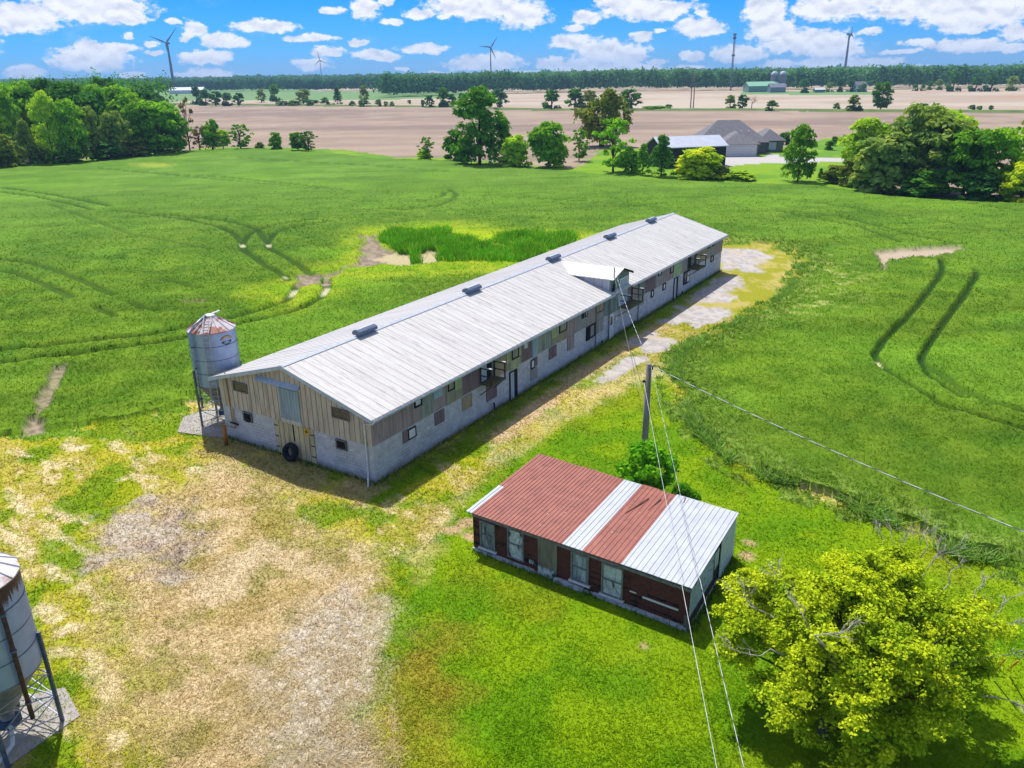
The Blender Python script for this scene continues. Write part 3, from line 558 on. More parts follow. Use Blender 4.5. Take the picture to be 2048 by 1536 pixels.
    c[rng.uniform(0, 1, n) < .3] = srgb((170, 190, 110), .7)
    blades('rank_grass', 'long tangled grass along the mown edge of the crop', Q2, np.zeros(n) + .1, c, rng.uniform(.25, .55, n) * (.4 + cl), rng.uniform(.05, .1, n), .9)
build_blades()

# ------------------------------------------------------------------ the long barn
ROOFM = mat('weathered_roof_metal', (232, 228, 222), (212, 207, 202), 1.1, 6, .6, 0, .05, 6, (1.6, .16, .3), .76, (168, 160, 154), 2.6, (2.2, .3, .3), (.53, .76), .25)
ROOFL = mat('greyer_roof_metal', (222, 217, 212), (204, 199, 195), 1.0, 6, .6, 0, 0, 6, (1.6, .12, .3), .74, (176, 176, 184), 1.6, (1.4, .14, .3), (.55, .75), .4)  # slightly greyer sheets: left barn slope and right dormer slope
WHITE = mat('white_paint', (232, 232, 230), (206, 206, 204), 4, 4, .5, k=.9)
TRIM = mat('blue_grey_trim', (206, 212, 222), (178, 186, 196), 3, 4, .5, k=.85)
TINY = mat('galvanised', (176, 186, 200), (140, 152, 168), 5, 5, .4, .35, k=.8)
VENT = mat('dull_galvanised', (138, 152, 172), (112, 124, 144), 6, 4, .4, .3, k=.7)
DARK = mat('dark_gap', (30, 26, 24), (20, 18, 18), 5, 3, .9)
WOODD = mat('weathered_wood', (108, 88, 72), (76, 62, 54), 6, 5, .9, bump=.3, stretch=(1, 1, .25))
WOODG = mat('grey_timber', (138, 128, 116), (98, 90, 82), 6, 5, .9, bump=.3, stretch=(1, 1, .2))
GLASS = mat('dusty_glass', (58, 66, 80), (34, 38, 48), 2.5, 5, .15, spec=.6)
YPIPE = mat('yellow_gas_pipe', (206, 160, 80), (176, 128, 60), 8, 4, .6)
RUST = mat('rust', (120, 66, 44), (84, 46, 34), 9, 6, .85)
SIDE = {}
def siding(name, c, k=1.0):
    if name not in SIDE: SIDE[name] = mat('siding_' + name, c, tuple(v * .84 for v in c), 2.2, 6, .85, 0, .15, 12, (2.5, 2.5, .3), k, tuple(v * .7 for v in c), 1.1, (2.2, 2.2, .3), (.5, .74), .15)
    return SIDE[name]
TAN_ = siding('tan_board', (212, 194, 170)); MAUVE = siding('mauve', (174, 154, 148)); GREY = siding('grey', (166, 162, 154)); OLIVE = siding('olive', (166, 160, 134)); YEL = siding('yellow_olive', (186, 190, 142))
BLUE = siding('pale_blue', (164, 190, 198)); GGRN = siding('grey_green', (158, 164, 148)); PURP = siding('purple_brown', (138, 116, 116)); TAN2 = siding('tan', (176, 158, 126)); YGR = siding('yellow_green', (182, 204, 148)); GRN = siding('green_grey', (140, 152, 142))
CREAM = siding('cream', (212, 196, 152)); SLIDE = siding('pale_green_steel', (160, 176, 180))
BLOCK = block_mat()

barn = thing('long_barn', 'long two storey barn with white metal roof and block lower walls', 'barn', (BC[0], BC[1], 0), BA)
EZ, RZ, OV, OG = 4.25, 6.04, .46, .377
SL = (RZ - EZ + .13) / (BW / 2 + OV)                     # rise per metre
def rz_(y): return RZ - SL * abs(y - BW / 2)            # top of the roof at width y
T = .2
m = MB(); m.box(0, BL, 0, T, 0, 2.3); m.box(0, BL, BW - T, BW, 0, 2.3); m.box(0, T, T, 4.46, 0, 2.3); m.box(0, T, 7.78, BW - T, 0, 2.3); m.box(BL - T, BL, T, BW - T, 0, 2.3)
m.box(-.02, T + .2, -.02, .4, 0, .45)
m.build('block_wall', BLOCK, barn)
m = MB(); m.box(T, BL - T, T, BW - T, 2.2, 2.29); m.build('upper_floor', WOODD, barn)
def gable(x0, x1):
    pts = [(0, 2.302), (BW, 2.302), (BW, rz_(BW) - .1), (BW / 2, RZ - .1), (0, rz_(0) - .1)]
    mm = MB(); n = 5; mm.add([(x0, y, z) for y, z in pts] + [(x1, y, z) for y, z in pts], [tuple(range(n))[::-1], tuple(range(n, 2 * n))] + [(i, (i + 1) % n, (i + 1) % n + n, i + n) for i in range(n)]); return mm
g = gable(-.03, .12)
for i in range(1, 31):                                   # board seams on the gable
    y = i * BW / 31; g.box(-.042, -.03, y - .012, y + .012, 2.31, rz_(y) - .13, 1)
g.build('gable_siding', [TAN_, WOODG], barn)
gable(BL - .12, BL + .03).build('gable_siding', GREY, barn)
m = MB(); m.box(.12, BL - .12, BW - .12, BW + .02, 2.302, rz_(BW) - .12); m.build('side_siding', GREY, barn)
# front side: strips of different old sheets, each its own part
strips = [(-.03, 4.4, MAUVE), (4.4, 5.5, GGRN), (5.5, 6.9, MAUVE), (6.9, 8.55, OLIVE), (8.55, 10.5, PURP), (10.5, 12.3, GRN), (12.3, 13.75, TAN2), (13.75, 15.7, OLIVE), (15.7, 17.25, PURP), (17.25, 18.05, BLUE), (18.05, 20., GGRN), (20., 21.15, OLIVE),
 (21.15, 22.5, TAN2), (22.5, 23.95, MAUVE), (23.95, 25.8, GREY), (25.8, 27.35, MAUVE), (27.35, 29.0, TAN2), (29., 30., GRN), (33.6, 35.9, MAUVE), (35.9, 37.5, GRN), (37.5, 40., PURP), (40., 42.2, GREY), (42.2, 44.6, MAUVE), (44.6, 46.7, YGR), (46.7, 50.5, GREY), (50.5, 54.5, TAN2), (54.5, 57, GREY), (57, BL + .03, MAUVE)]
for i, (a, b, mt_) in enumerate(strips):
    m = MB(); dy = .018 * (i % 2); m.box(a + .003, b - .003, -.03 - dy, .11, 2.29 + .03 * ((i * 7) % 3), rz_(0) - .1)
    x = a + .3
    while x < b - .1: m.box(x, x + .012, -.038 - dy, -.03 - dy, 2.36, rz_(0) - .12); x += .3
    m.build('siding_panel', mt_, barn)
for (a, b, z0, z1, mt_) in [(5.6, 6.55, 1.4, 2.22, PURP), (8.48, 9.55, 1.3, 2.2, TAN2), (11.25, 12.5, .95, 2.2, PURP), (13.78, 14.36, 2.85, 3.95, YEL), (14.26, 15.36, 2.17, 2.99, YEL), (15.4, 15.66, 3., 4.0, YEL), (20.02, 21.08, 2.87, 4.0, YEL), (7.76, 8.5, 2.96, 4., YEL), (5.56, 6.42, 3.12, 3.95, BLUE),
                           (19.68, 20.8, 1.35, 2.25, PURP), (22.56, 23.62, 1.2, 2.3, MAUVE), (17.0, 17.9, .55, 1.4, GREY), (27.4, 28.9, 1.2, 2.3, GREY), (36.15, 37.4, 1.5, 2.3, GREY), (27.5, 28.9, 2.4, 2.9, GREY), (50.6, 51.5, 2.0, 3.0, GRN)]:
    m = MB(); m.box(a, b, -.062, -.02 if z1 > 2.4 else .02, z0, z1); x = a + .22
    while x < b - .08: m.box(x, x + .012, -.07, -.062, z0 + .02, z1 - .02); x += .22
    m.build('patch_panel', mt_, barn)
def wbox(m_, s0, s1, z0, z1, t0, t1, mi=0):              # box on the front side wall, t = metres out from the wall
    m_.box(s0, s1, -t1, -t0, z0, z1, mi)
def window(s0, s1, z0, z1, pane, fr=.06, side='long', frm=WOODD, pm_=None, board=0., deep=.0):
    A = MB(); B = MB(); o0, o1 = .03, .1
    def put(M_, a, b, c, d, t0, t1):
        if side == 'long': M_.box(a, b, -t1, -t0, c, d)
        else: M_.box(-t1, -t0, a, b, c, d)
    put(A, s0, s0 + fr, z0, z1, o0, o1); put(A, s1 - fr, s1, z0, z1, o0, o1); put(A, s0 + fr, s1 - fr, z0, z0 + fr, o0, o1); put(A, s0 + fr, s1 - fr, z1 - fr, z1, o0, o1)
    w_ = A.build('window', frm, barn); put(B, s0 + fr, s1 - fr, z0 + fr, z1 - fr, o0 + .005, o0 + .03); B.build('pane', pane, w_); return w_
BLACKF = mat('black_frame', (44, 40, 40), (30, 28, 28), 6, 3, .8)
window(3.72, 4.42, 3.24, 3.82, WHITE, .1, frm=BLACKF)
window(3.0, 3.72, 1.5, 2.15, WHITE, .05, frm=BLACKF); m = MB(); m.box(2.55, 2.99, -.06, .02, 1.45, 2.2); m.build('patch_panel', PURP, barn)
window(7.02, 7.7, 3.14, 3.85, OLIVE, .07, frm=BLACKF); window(14.43, 15.35, 2.93, 3.85, OLIVE, .08, frm=BLACKF)
window(17.0, 17.5, 1.47, 2.12, WHITE, .05, frm=BLACKF); m = MB(); m.box(17.51, 17.95, -.06, .02, 1.5, 2.15); m.build('patch_panel', PURP, barn)
window(16.07, 16.5, 3.27, 3.66, WHITE, .02, frm=WHITE)
window(21.2, 22.4, 3.0, 3.85, OLIVE, .07, frm=BLACKF)
for a in (24.9, 25.45): window(a, a + .34, 3.2, 3.78, GLASS if a < 25 else WHITE, .07, frm=BLACKF)
window(25.75, 26.3, 1.1, 2.28, DARK, .06, frm=BLACKF); window(26.3, 27.25, 1.15, 2.3, GREY, .12, frm=BLACKF)
window(27.45, 28.9, 2.95, 3.9, TAN2, .08, frm=WOODG)
window(39.0, 39.6, 1.62, 2.3, WHITE, .1, frm=BLACKF); window(41.9, 42.6, 1.66, 2.32, WHITE, .1, frm=BLACKF); window(40.5, 41.35, 3.35, 3.95, WHITE, .1, frm=BLACKF)
window(43.6, 44.5, 2.95, 3.9, GREY, .07, frm=BLACKF); window(47.5, 49.2, .95, 2.28, GLASS, .16, frm=BLACKF); m = MB(); m.box(48.4, 49.05, -.115, -.1, 1.1, 2.12); m.build('pane', WHITE, barn)
for a in (54.4, 55.8): window(a, a + .6, 3.45, 3.95, GLASS, .06, frm=BLACKF)
window(55.7, 56.6, 1.72, 2.38, GLASS, .1, frm=BLACKF)
# doors of the front side
def door(s0, s1, z1, matl, leaf=None, name='door', z0=.04):
    A = MB(); A.box(s0, s1, -.075, .03, z0, z1); d_ = A.build(name, matl, barn)
    if leaf: B = MB(); B.box(s0 + .08, s0 + (s1 - s0) * .5, -.1, -.075, z0 + .05, z1 - .06); B.build('door_leaf', leaf, d_)
    return d_
door(14.12, 15.12, 2.12, BLACKF, siding('pale_door', (196, 206, 208)))
wd = door(29.95, 30.85, 2.25, WHITE); m = MB(); m.box(30.2, 30.6, -.085, -.075, 1.25, 1.98); m.build('pane', GLASS, wd); m = MB(); m.box(30.74, 30.8, -.12, -.075, 1.02, 1.08); m.build('handle', BLACKF, wd)
door(44.85, 45.95, 2.2, BLACKF, siding('pale_door', (196, 206, 208)))
m = MB(); m.add([(31.38 + .2 * math.cos(t), y, 1.6 + .2 * math.sin(t)) for y in (-.02, -.12) for t in np.linspace(0, 2 * math.pi, 17)[:-1]], [tuple(range(16)), tuple(range(31, 15, -1))] + [(i, 16 + i, 16 + (i + 1) % 16, (i + 1) % 16) for i in range(16)]); m.build('round_light', WHITE, barn)
# down pipes, vent stub
for s_ in (27.36, 29.86, 35.95):
    m = MB(); m.tube([(s_, -.12, .1), (s_, -.12, EZ - .35), (s_, -OV + .1, EZ - .1)], .045, 6); m.build('downspout', GRN, barn)
m = MB(); m.tube([(12.02, -.02, .6), (12.02, -.12, .62), (12.02, -.14, .2)], .05, 6); m.build('drain_pipe', BLACKF, barn)
for s_ in (28.6, 35.2, 47.3): m = MB(); m.box(s_, s_ + .35, -.03, .02, .1, .3); m.build('floor_vent', DARK, barn)
# hay doors with small railed landings
def landing(s0, s1, z, depth=1.0, door_=(0, 1.4), glassy=False, boards=True):
    l_ = MB(); l_.box(s0, s1, -depth - .03, -.05, z - .1, z)
    b_ = l_.build('landing', mat('mossy_timber', (112, 112, 66), (84, 78, 58), 5, 5, .9), barn)
    for (x, y) in ((s0 + .04, -.1), (s0 + .04, -depth + .02), (s1 - .04, -.1), (s1 - .04, -depth + .02)):
        p_ = MB(); p_.box(x - .04, x + .04, y - .04, y + .04, z + .002, z + 1.1); p_.build('post', WOODD, b_)
    for x in (s0 + .04, s1 - .04):
        r_ = MB(); r_.box(x - .035, x + .035, -depth + .06, -.14, z + 1.0, z + 1.06); r_.box(x - .03, x + .03, -depth + .06, -.14, z + .5, z + .56); r_.build('rail', WOODD, b_)
    c_ = MB(); c_.box(s0 - .02, s0 + .1, -depth - .04, -depth + .3, z + 1.1, z + 1.14); c_.box(s1 - .1, s1 + .02, -depth - .04, -depth + .3, z + 1.1, z + 1.14); c_.build('rail_cap', WHITE, b_)
    k_ = MB(); k_.bar((s0 + .06, -depth + .05, z - .1), (s0 + .06, -.04, z - .85), .06); k_.bar((s1 - .06, -depth + .05, z - .1), (s1 - .06, -.04, z - .85), .06); k_.build('brace', WOODD, b_)
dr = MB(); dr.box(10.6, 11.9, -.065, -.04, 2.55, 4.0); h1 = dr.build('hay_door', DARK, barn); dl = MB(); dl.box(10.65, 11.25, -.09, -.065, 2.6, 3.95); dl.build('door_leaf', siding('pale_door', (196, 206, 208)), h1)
landing(10.5, 12.2, 2.55, .95)
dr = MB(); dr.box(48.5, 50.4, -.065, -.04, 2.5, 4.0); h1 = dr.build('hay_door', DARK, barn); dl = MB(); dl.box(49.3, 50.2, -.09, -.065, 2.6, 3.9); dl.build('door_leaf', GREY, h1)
landing(48.5, 50.7, 2.5, 1.2)
# gable openings
def gwin(y0, y1, z0, z1, deep=False):
    w_ = window(y0, y1, z0, z1, DARK if deep else GLASS, .08, 'gable', WOODG)
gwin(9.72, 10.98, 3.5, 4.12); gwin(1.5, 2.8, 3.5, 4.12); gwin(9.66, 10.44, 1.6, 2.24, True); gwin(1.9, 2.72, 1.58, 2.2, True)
m = MB(); m.box(-.16, -.06, 9.86, 10.2, 1.62, 1.86); m.build('extractor_fan', BLACKF, barn)
m = MB(); m.box(-.09, -.035, 5.35, 6.98, 2.62, 4.5)
for i in range(1, 7): y = 5.35 + i * 1.63 / 7; m.box(-.105, -.09, y - .015, y + .015, 2.64, 4.48)
sdr = m.build('sliding_door', SLIDE, barn)
m = MB(); m.box(-.11, -.035, 5.3, 7.02, 2.32, 2.6); m.build('door_sill_board', siding('sill', (206, 200, 186)), barn)
m = MB(); m.hexa([(-.3, 5.2, 4.66), (-.3, 8.7, 4.66), (-.035, 8.7, 4.66), (-.035, 5.2, 4.66), (-.24, 5.2, 4.72), (-.24, 8.7, 4.72), (-.035, 8.7, 4.9), (-.035, 5.2, 4.9)]); m.build('track_cover', TRIM, barn)
for (a, b) in ((4.5, 6.11), (6.17, 7.74)):
    m = MB(); m.box(-.02, .06, a, b, .08, 2.28)
    for i in range(1, 4): y = a + i * (b - a) / 4; m.box(-.028, -.02, y - .012, y + .012, .1, 2.26, 1)
    bdr = m.build('barn_door', [CREAM, WOODD], barn)
    for z in (.5, 1.2, 1.9):
        h_ = MB(); h_.box(-.05, -.028, (a - .02) if a < 5 else b - .28, (a + .28) if a < 5 else b + .02, z, z + .05); h_.build('hinge', BLACKF, bdr)
m = MB(); m.box(-.05, -.02, 6.1, 6.18, 1.2, 2.28); m.build('door_bar', BLACKF, barn)
m = MB(); m.box(-.045, -.029, 4.86, 5.24, 1.86, 2.26); s_ = m.build('warning_sign', mat('sign_yellow', (226, 186, 40), (206, 164, 40), 4, 3, .5), barn)
m = MB(); m.add([(-.049, 5.05 + .13 * math.cos(t), 2.06 + .13 * math.sin(t)) for t in (R(90), R(210), R(330))], [(0, 1, 2)]); m.build('sign_symbol', BLACKF, s_)
# gas pipe on the gable
m = MB(); m.tube([(-.1, 11.55, 4.6), (-.1, 11.5, 1.25), (-.1, 11.5, 1.2)], .035, 8); m.tube([(-.1, 11.3, 2.2), (-.1, 11.28, .92), (-.1, 12.5, .86), (-.45, 12.62, .86)], .035, 8); m.build('gas_pipe', YPIPE, barn)
m = MB(); m.tube([(-.14, 11.65, 1.25), (-.14, 10.95, 1.22)], .06, 8); m.build('gas_regulator', BLACKF, barn)
# roof
def slope(sgn, mt_, name):
    m_ = MB(); yr = BW / 2; ye = -OV if sgn < 0 else BW + OV; x0, x1 = -OG, BL + OG; ze = rz_(ye)
    q = [(x0, ye, ze), (x1, ye, ze), (x1, yr, RZ), (x0, yr, RZ)] if sgn < 0 else [(x0, yr, RZ), (x1, yr, RZ), (x1, ye, ze), (x0, ye, ze)]
    m_.hexa([(a, b, c - .09) for a, b, c in q] + q)
    x = x0 + .3
    while x < x1 - .1:
        w_ = .022; ya, yb = (ye + .01, yr - .12) if sgn < 0 else (yr + .12, ye - .01)
        za, zb = rz_(ya), rz_(yb); m_.hexa([(x - w_, ya, za + .001), (x + w_, ya, za + .001), (x + w_, yb, zb + .001), (x - w_, yb, zb + .001), (x - w_ * .5, ya, za + .018), (x + w_ * .5, ya, za + .018), (x + w_ * .5, yb, zb + .018), (x - w_ * .5, yb, zb + .018)])
        x += .61 + .04 * math.sin(x * 3)
    return m_.build(name, mt_, barn)
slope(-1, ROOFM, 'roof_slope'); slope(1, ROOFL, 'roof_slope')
m = MB(); yr = BW / 2
m.add([(x, yr + dy, RZ + dz) for x in (-OG - .01, BL + OG + .01) for dy, dz in ((-.2, -.015), (0, .055), (.2, -.015), (.2, -.03), (0, .035), (-.2, -.03))], [(0, 1, 7, 6), (1, 2, 8, 7), (2, 3, 9, 8), (3, 4, 10, 9), (4, 5, 11, 10), (5, 0, 6, 11), (0, 5, 4, 3, 2, 1), (6, 7, 8, 9, 10, 11)]); m.build('ridge_cap', TRIM, barn)
for x0 in (-OG - .045, BL + OG + .005):                  # barge boards
    m = MB()
    for (ya, yb) in ((-OV, yr), (yr, BW + OV)):
        za, zb = rz_(ya) + .015, rz_(yb) + .015; m.hexa([(x0, ya, za - .24), (x0 + .04, ya, za - .24), (x0 + .04, yb, zb - .24), (x0, yb, zb - .24), (x0, ya, za), (x0 + .04, ya, za), (x0 + .04, yb, zb), (x0, yb, zb)])
    m.build('barge_board', TRIM, barn)
ze = rz_(-OV)
for (a, b) in ((-OG, 30.0), (33.65, BL + OG)):
    m = MB(); m.box(a, b, -OV - .13, -OV - .115, ze - .16, ze - .03); m.box(a, b, -OV - .115, -OV - .01, ze - .16, ze - .15); m.box(a, b, -OV - .02, -OV - .008, ze - .15, ze - .095)
    x = a + .1
    while x < b: m.box(x, x + .03, -OV - .115, -OV - .02, ze - .05, ze - .035); x += .6
    m.build('gutter', TRIM, barn)
m = MB(); m.tube([(-OG + .05, -OV - .06, ze - .16), (-OG + .1, -OV + .1, ze - .3), (-.1, .38, 3.6), (-.1, .4, .5), (-.2, .35, .35), (-.62, -.0, .06)], .055, 8); m.build('downspout', WHITE, barn)
for x in (6.78, 18.8, 31.4, 42.9, 53.3):                 # ridge ventilators
    m = MB(); z = RZ + .03; n = 10; L_ = .85
    m.box(x - L_ * .75, x + L_ * .75, yr - .17, yr + .17, z - .05, z + .14)
    pr_ = [(yr + .34 * math.cos(t), z + .16 + .22 * math.sin(t)) for t in np.linspace(-.5, math.pi + .5, n)]
    m.add([(xx, a, b) for xx in (x - L_, x + L_) for a, b in pr_], [tuple(range(n))[::-1], tuple(range(n, 2 * n))] + [(i, i + 1, i + 1 + n, i + n) for i in range(n - 1)])
    v_ = m.build('roof_vent', VENT, barn); mm = MB(); mm.box(x - L_ * .9, x + L_ * .9, yr - .1, yr + .1, z + .385, z + .40); mm.build('vent_cap', TRIM, v_)
# dormer
D0, D1, DP, DE, DR = 30.02, 33.6, 31.9, 5.28, 5.86
m = MB(); pts = [(D0, 2.3), (D1, 2.3), (D1, DE), (DP, DR - .06), (D0, DE)]; n = 5
m.add([(a, y, z) for y in (-.12, .05) for a, z in pts], [tuple(range(n)), tuple(range(n, 2 * n))[::-1]] + [(i, i + n, (i + 1) % n + n, (i + 1) % n) for i in range(n)])
dm = m.build('dormer', GRN, barn)
for x in (D0, D1):
    s = 1 if x == D0 else -1; yb = BW / 2 - (RZ - DE) / SL
    mm = MB(); mm.add([(x, .05, rz_(.05) - .05), (x, yb, DE), (x, .05, DE), (x + s * .05, .05, rz_(.05) - .05), (x + s * .05, yb, DE), (x + s * .05, .05, DE)], [(0, 1, 2), (5, 4, 3), (0, 3, 4, 1), (1, 4, 5, 2), (2, 5, 3, 0)])
    for i in range(1, 9):
        y = .05 + i * .36
        if rz_(y) < DE - .05: mm.box(x - s * .012 if s > 0 else x, x if s > 0 else x + .012, y, y + .03, rz_(y) + .03, DE - .01)
    mm.build('dormer_cheek', siding('pale_cheek', (208, 206, 210)), dm)
def dslope(xe, ze_, xr, zr_, mt_):
    ya = -.4; ye_ = BW / 2 - (RZ - ze_) / SL; yrr = BW / 2 - (RZ - zr_) / SL + .05
    q = [(xe, ya, ze_), (xr, ya, zr_), (xr, yrr, zr_), (xe, ye_ + .1, ze_)]
    if xe > xr: q = [q[1], q[0], q[3], q[2]]
    mm = MB(); mm.hexa([(a, b, c - .06) for a, b, c in q] + q); 
    for i in range(1, 10):
        y = ya + i * .45
        t_ = 1.0
        if y < ye_: mm.hexa([(xe, y, ze_ + .001), (xe, y + .04, ze_ + .001), (xr, y + .04, zr_ + .001), (xr, y, zr_ + .001), (xe, y, ze_ + .02), (xe, y + .04, ze_ + .02), (xr, y + .04, zr_ + .02), (xr, y, zr_ + .02)][:: 1])
    mm.build('dormer_roof', mt_, dm)
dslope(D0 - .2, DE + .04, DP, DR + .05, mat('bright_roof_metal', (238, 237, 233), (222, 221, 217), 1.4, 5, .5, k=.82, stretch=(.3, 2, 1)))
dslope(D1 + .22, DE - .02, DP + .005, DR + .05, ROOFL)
m = MB(); m.hexa([(DP, -.44, DR - .12), (D1 + .24, -.44, DE - .2), (D1 + .24, -.4, DE - .2), (DP, -.4, DR - .12), (DP, -.44, DR + .07), (D1 + .24, -.44, DE), (D1 + .24, -.4, DE), (DP, -.4, DR + .07)]); m.build('dormer_fascia', BLACKF, dm)
m = MB(); fr = .12
m.box(31.6, 31.6 + fr, -.2, -.122, 2.6, 5.0); m.box(33.2 - fr, 33.2, -.2, -.122, 2.6, 5.0); m.box(31.6 + fr, 33.2 - fr, -.2, -.122, 5.0 - fr, 5.0); m.box(31.6 + fr, 33.2 - fr, -.2, -.122, 2.6, 2.6 + fr)
dd_ = m.build('dormer_door', WHITE, dm); m = MB(); m.box(31.6 + fr, 33.2 - fr, -.16, -.13, 2.6 + fr, 5 - fr); m.build('door_leaf', siding('pale_door', (196, 206, 208)), dd_)
landing(31.7, 34.5, 2.55, 1.15)
m = MB(); m.tube([(30.15, -.3, 4.5), (30.15, -.3, 6.3)], .04, 6); m.tube([(30.15, -.32, 4.4), (30.15, -.32, 4.9)], .09, 6); m.build('service_mast', BLACKF, dm)
m = MB(); m.box(30.2, 30.55, -.22, -.122, 4.0, 4.5); m.build('meter_box', BLACKF, dm)

def B2W(x, y, z): p = BC + bd * x + bw * y; return Vector((p[0], p[1], z))

# tyre leaning on the barn doors
TYRE = mat('tyre_rubber', (40, 44, 52), (24, 26, 32), 8, 5, .8, bump=.4, bscale=30)
tp = B2W(-.32, 6.3, 0)
tag_ty = MB(); prof = []
n = 36; k = 12; Ro, Rt = .42, .155
vv = []; ff = []
for i in range(n):
    a = 2 * math.pi * i / n
    for j in range(k):
        t = 2 * math.pi * j / k; rr = Ro + Rt * math.cos(t) * (1 if abs(math.cos(t)) < .8 else .93); w_ = .2 * math.sin(t)
        rr += .012 * (i % 2) * (math.cos(t) > .4); vv.append((w_, rr * math.cos(a), rr * math.sin(a)))
for i in range(n):
    for j in range(k): ff.append((i * k + j, ((i + 1) % n) * k + j, ((i + 1) % n) * k + (j + 1) % k, i * k + (j + 1) % k))
tag_ty.add(vv, ff, 0, True); o = tag_ty.build('tyre', TYRE, None); o.location = (tp.x, tp.y, .565); o.rotation_euler = (0, R(14), BA)
tag(o, 'large black tractor tyre leaning against the cream barn doors', 'tyre')
# bollard
g = up(452.5, 890); m = MB(); m.tube([(0, 0, 0), (0.02, 0, .6), (.05, .02, 1.28)], [.13, .125, .115], 12); o = m.build('bollard', mat('orange_wood', (196, 132, 50), (150, 88, 40), 5, 5, .8, bump=.3, stretch=(1, 1, .2)), None, (g[0], g[1], 0)); tag(o, 'rusty orange guard post beside the left gable corner', 'bollard')

# ------------------------------------------------------------------ feed bins
BINM = None
def bin_mat():
    m_ = bpy.data.materials.new('corrugated_bin'); m_.use_nodes = True; nt = m_.node_tree; N = nt.nodes; L = nt.links; b = N['Principled BSDF']; b.inputs['Roughness'].default_value = .42; b.inputs['Metallic'].default_value = .25
    tc = N.new('ShaderNodeTexCoord'); n_ = N.new('ShaderNodeTexNoise'); n_.inputs['Scale'].default_value = 2.2; n_.inputs['Detail'].default_value = 6; L.new(tc.outputs['Object'], n_.inputs['Vector'])
    cr = N.new('ShaderNodeMix'); cr.data_type = 'RGBA'; L.new(n_.outputs[0], cr.inputs[0]); cr.inputs[6].default_value = rgba((182, 202, 232), .85); cr.inputs[7].default_value = rgba((136, 156, 190), .85)
    sp = N.new('ShaderNodeSeparateXYZ'); L.new(tc.outputs['Object'], sp.inputs[0])
    mp = N.new('ShaderNodeMapping'); mp.inputs['Scale'].default_value = (9, 9, .8); L.new(tc.outputs['Object'], mp.inputs[0]); n2 = N.new('ShaderNodeTexNoise'); n2.inputs['Scale'].default_value = 1; n2.inputs['Detail'].default_value = 4; L.new(mp.outputs[0], n2.inputs['Vector'])
    ma = N.new('ShaderNodeMath'); ma.operation = 'MULTIPLY_ADD'; L.new(n2.outputs[0], ma.inputs[0]); ma.inputs[1].default_value = 1.4; L.new(sp.outputs[2], ma.inputs[2])
    mr = N.new('ShaderNodeMapRange'); L.new(ma.outputs[0], mr.inputs[0]); mr.inputs[1].default_value = 6.55; mr.inputs[2].default_value = 6.75; oi = N.new('ShaderNodeObjectInfo')
    mm = N.new('ShaderNodeMath'); mm.operation = 'MULTIPLY'; L.new(mr.outputs[0], mm.inputs[0]); L.new(oi.outputs['Alpha'], mm.inputs[1])
    x = N.new('ShaderNodeMix'); x.data_type = 'RGBA'; L.new(mm.outputs[0], x.inputs[0]); L.new(cr.outputs[2], x.inputs[6]); x.inputs[7].default_value = rgba((78, 54, 50), .8); L.new(x.outputs[2], b.inputs['Base Color'])
    return m_
BINM = bin_mat()
CONE = mat('rusty_cone', (228, 222, 222), (196, 176, 170), 2.0, 5, .5, k=.85, c3=(170, 104, 84), s3=1.1, th3=(.47, .53))
CONEW = mat('pale_cone', (236, 232, 230), (214, 206, 204), 2.0, 5, .5, k=.9, c3=(176, 120, 96), s3=.8, th3=(.56, .62))
HOP = mat('hopper_metal', (158, 158, 158), (124, 122, 120), 3, 5, .5, .2, k=.8)
LEGM = mat('bin_leg_metal', (120, 130, 144), (84, 92, 104), 5, 5, .5, .3, k=.8)
RPIPE = mat('rusty_pipe', (108, 74, 58), (66, 48, 42), 7, 6, .8, k=.8)
EMBY = mat('emblem_yellow', (226, 180, 60), (206, 150, 50), 5, 3, .6); EMBD = mat('emblem_dark', (52, 48, 50), (36, 32, 34), 5, 3, .6)
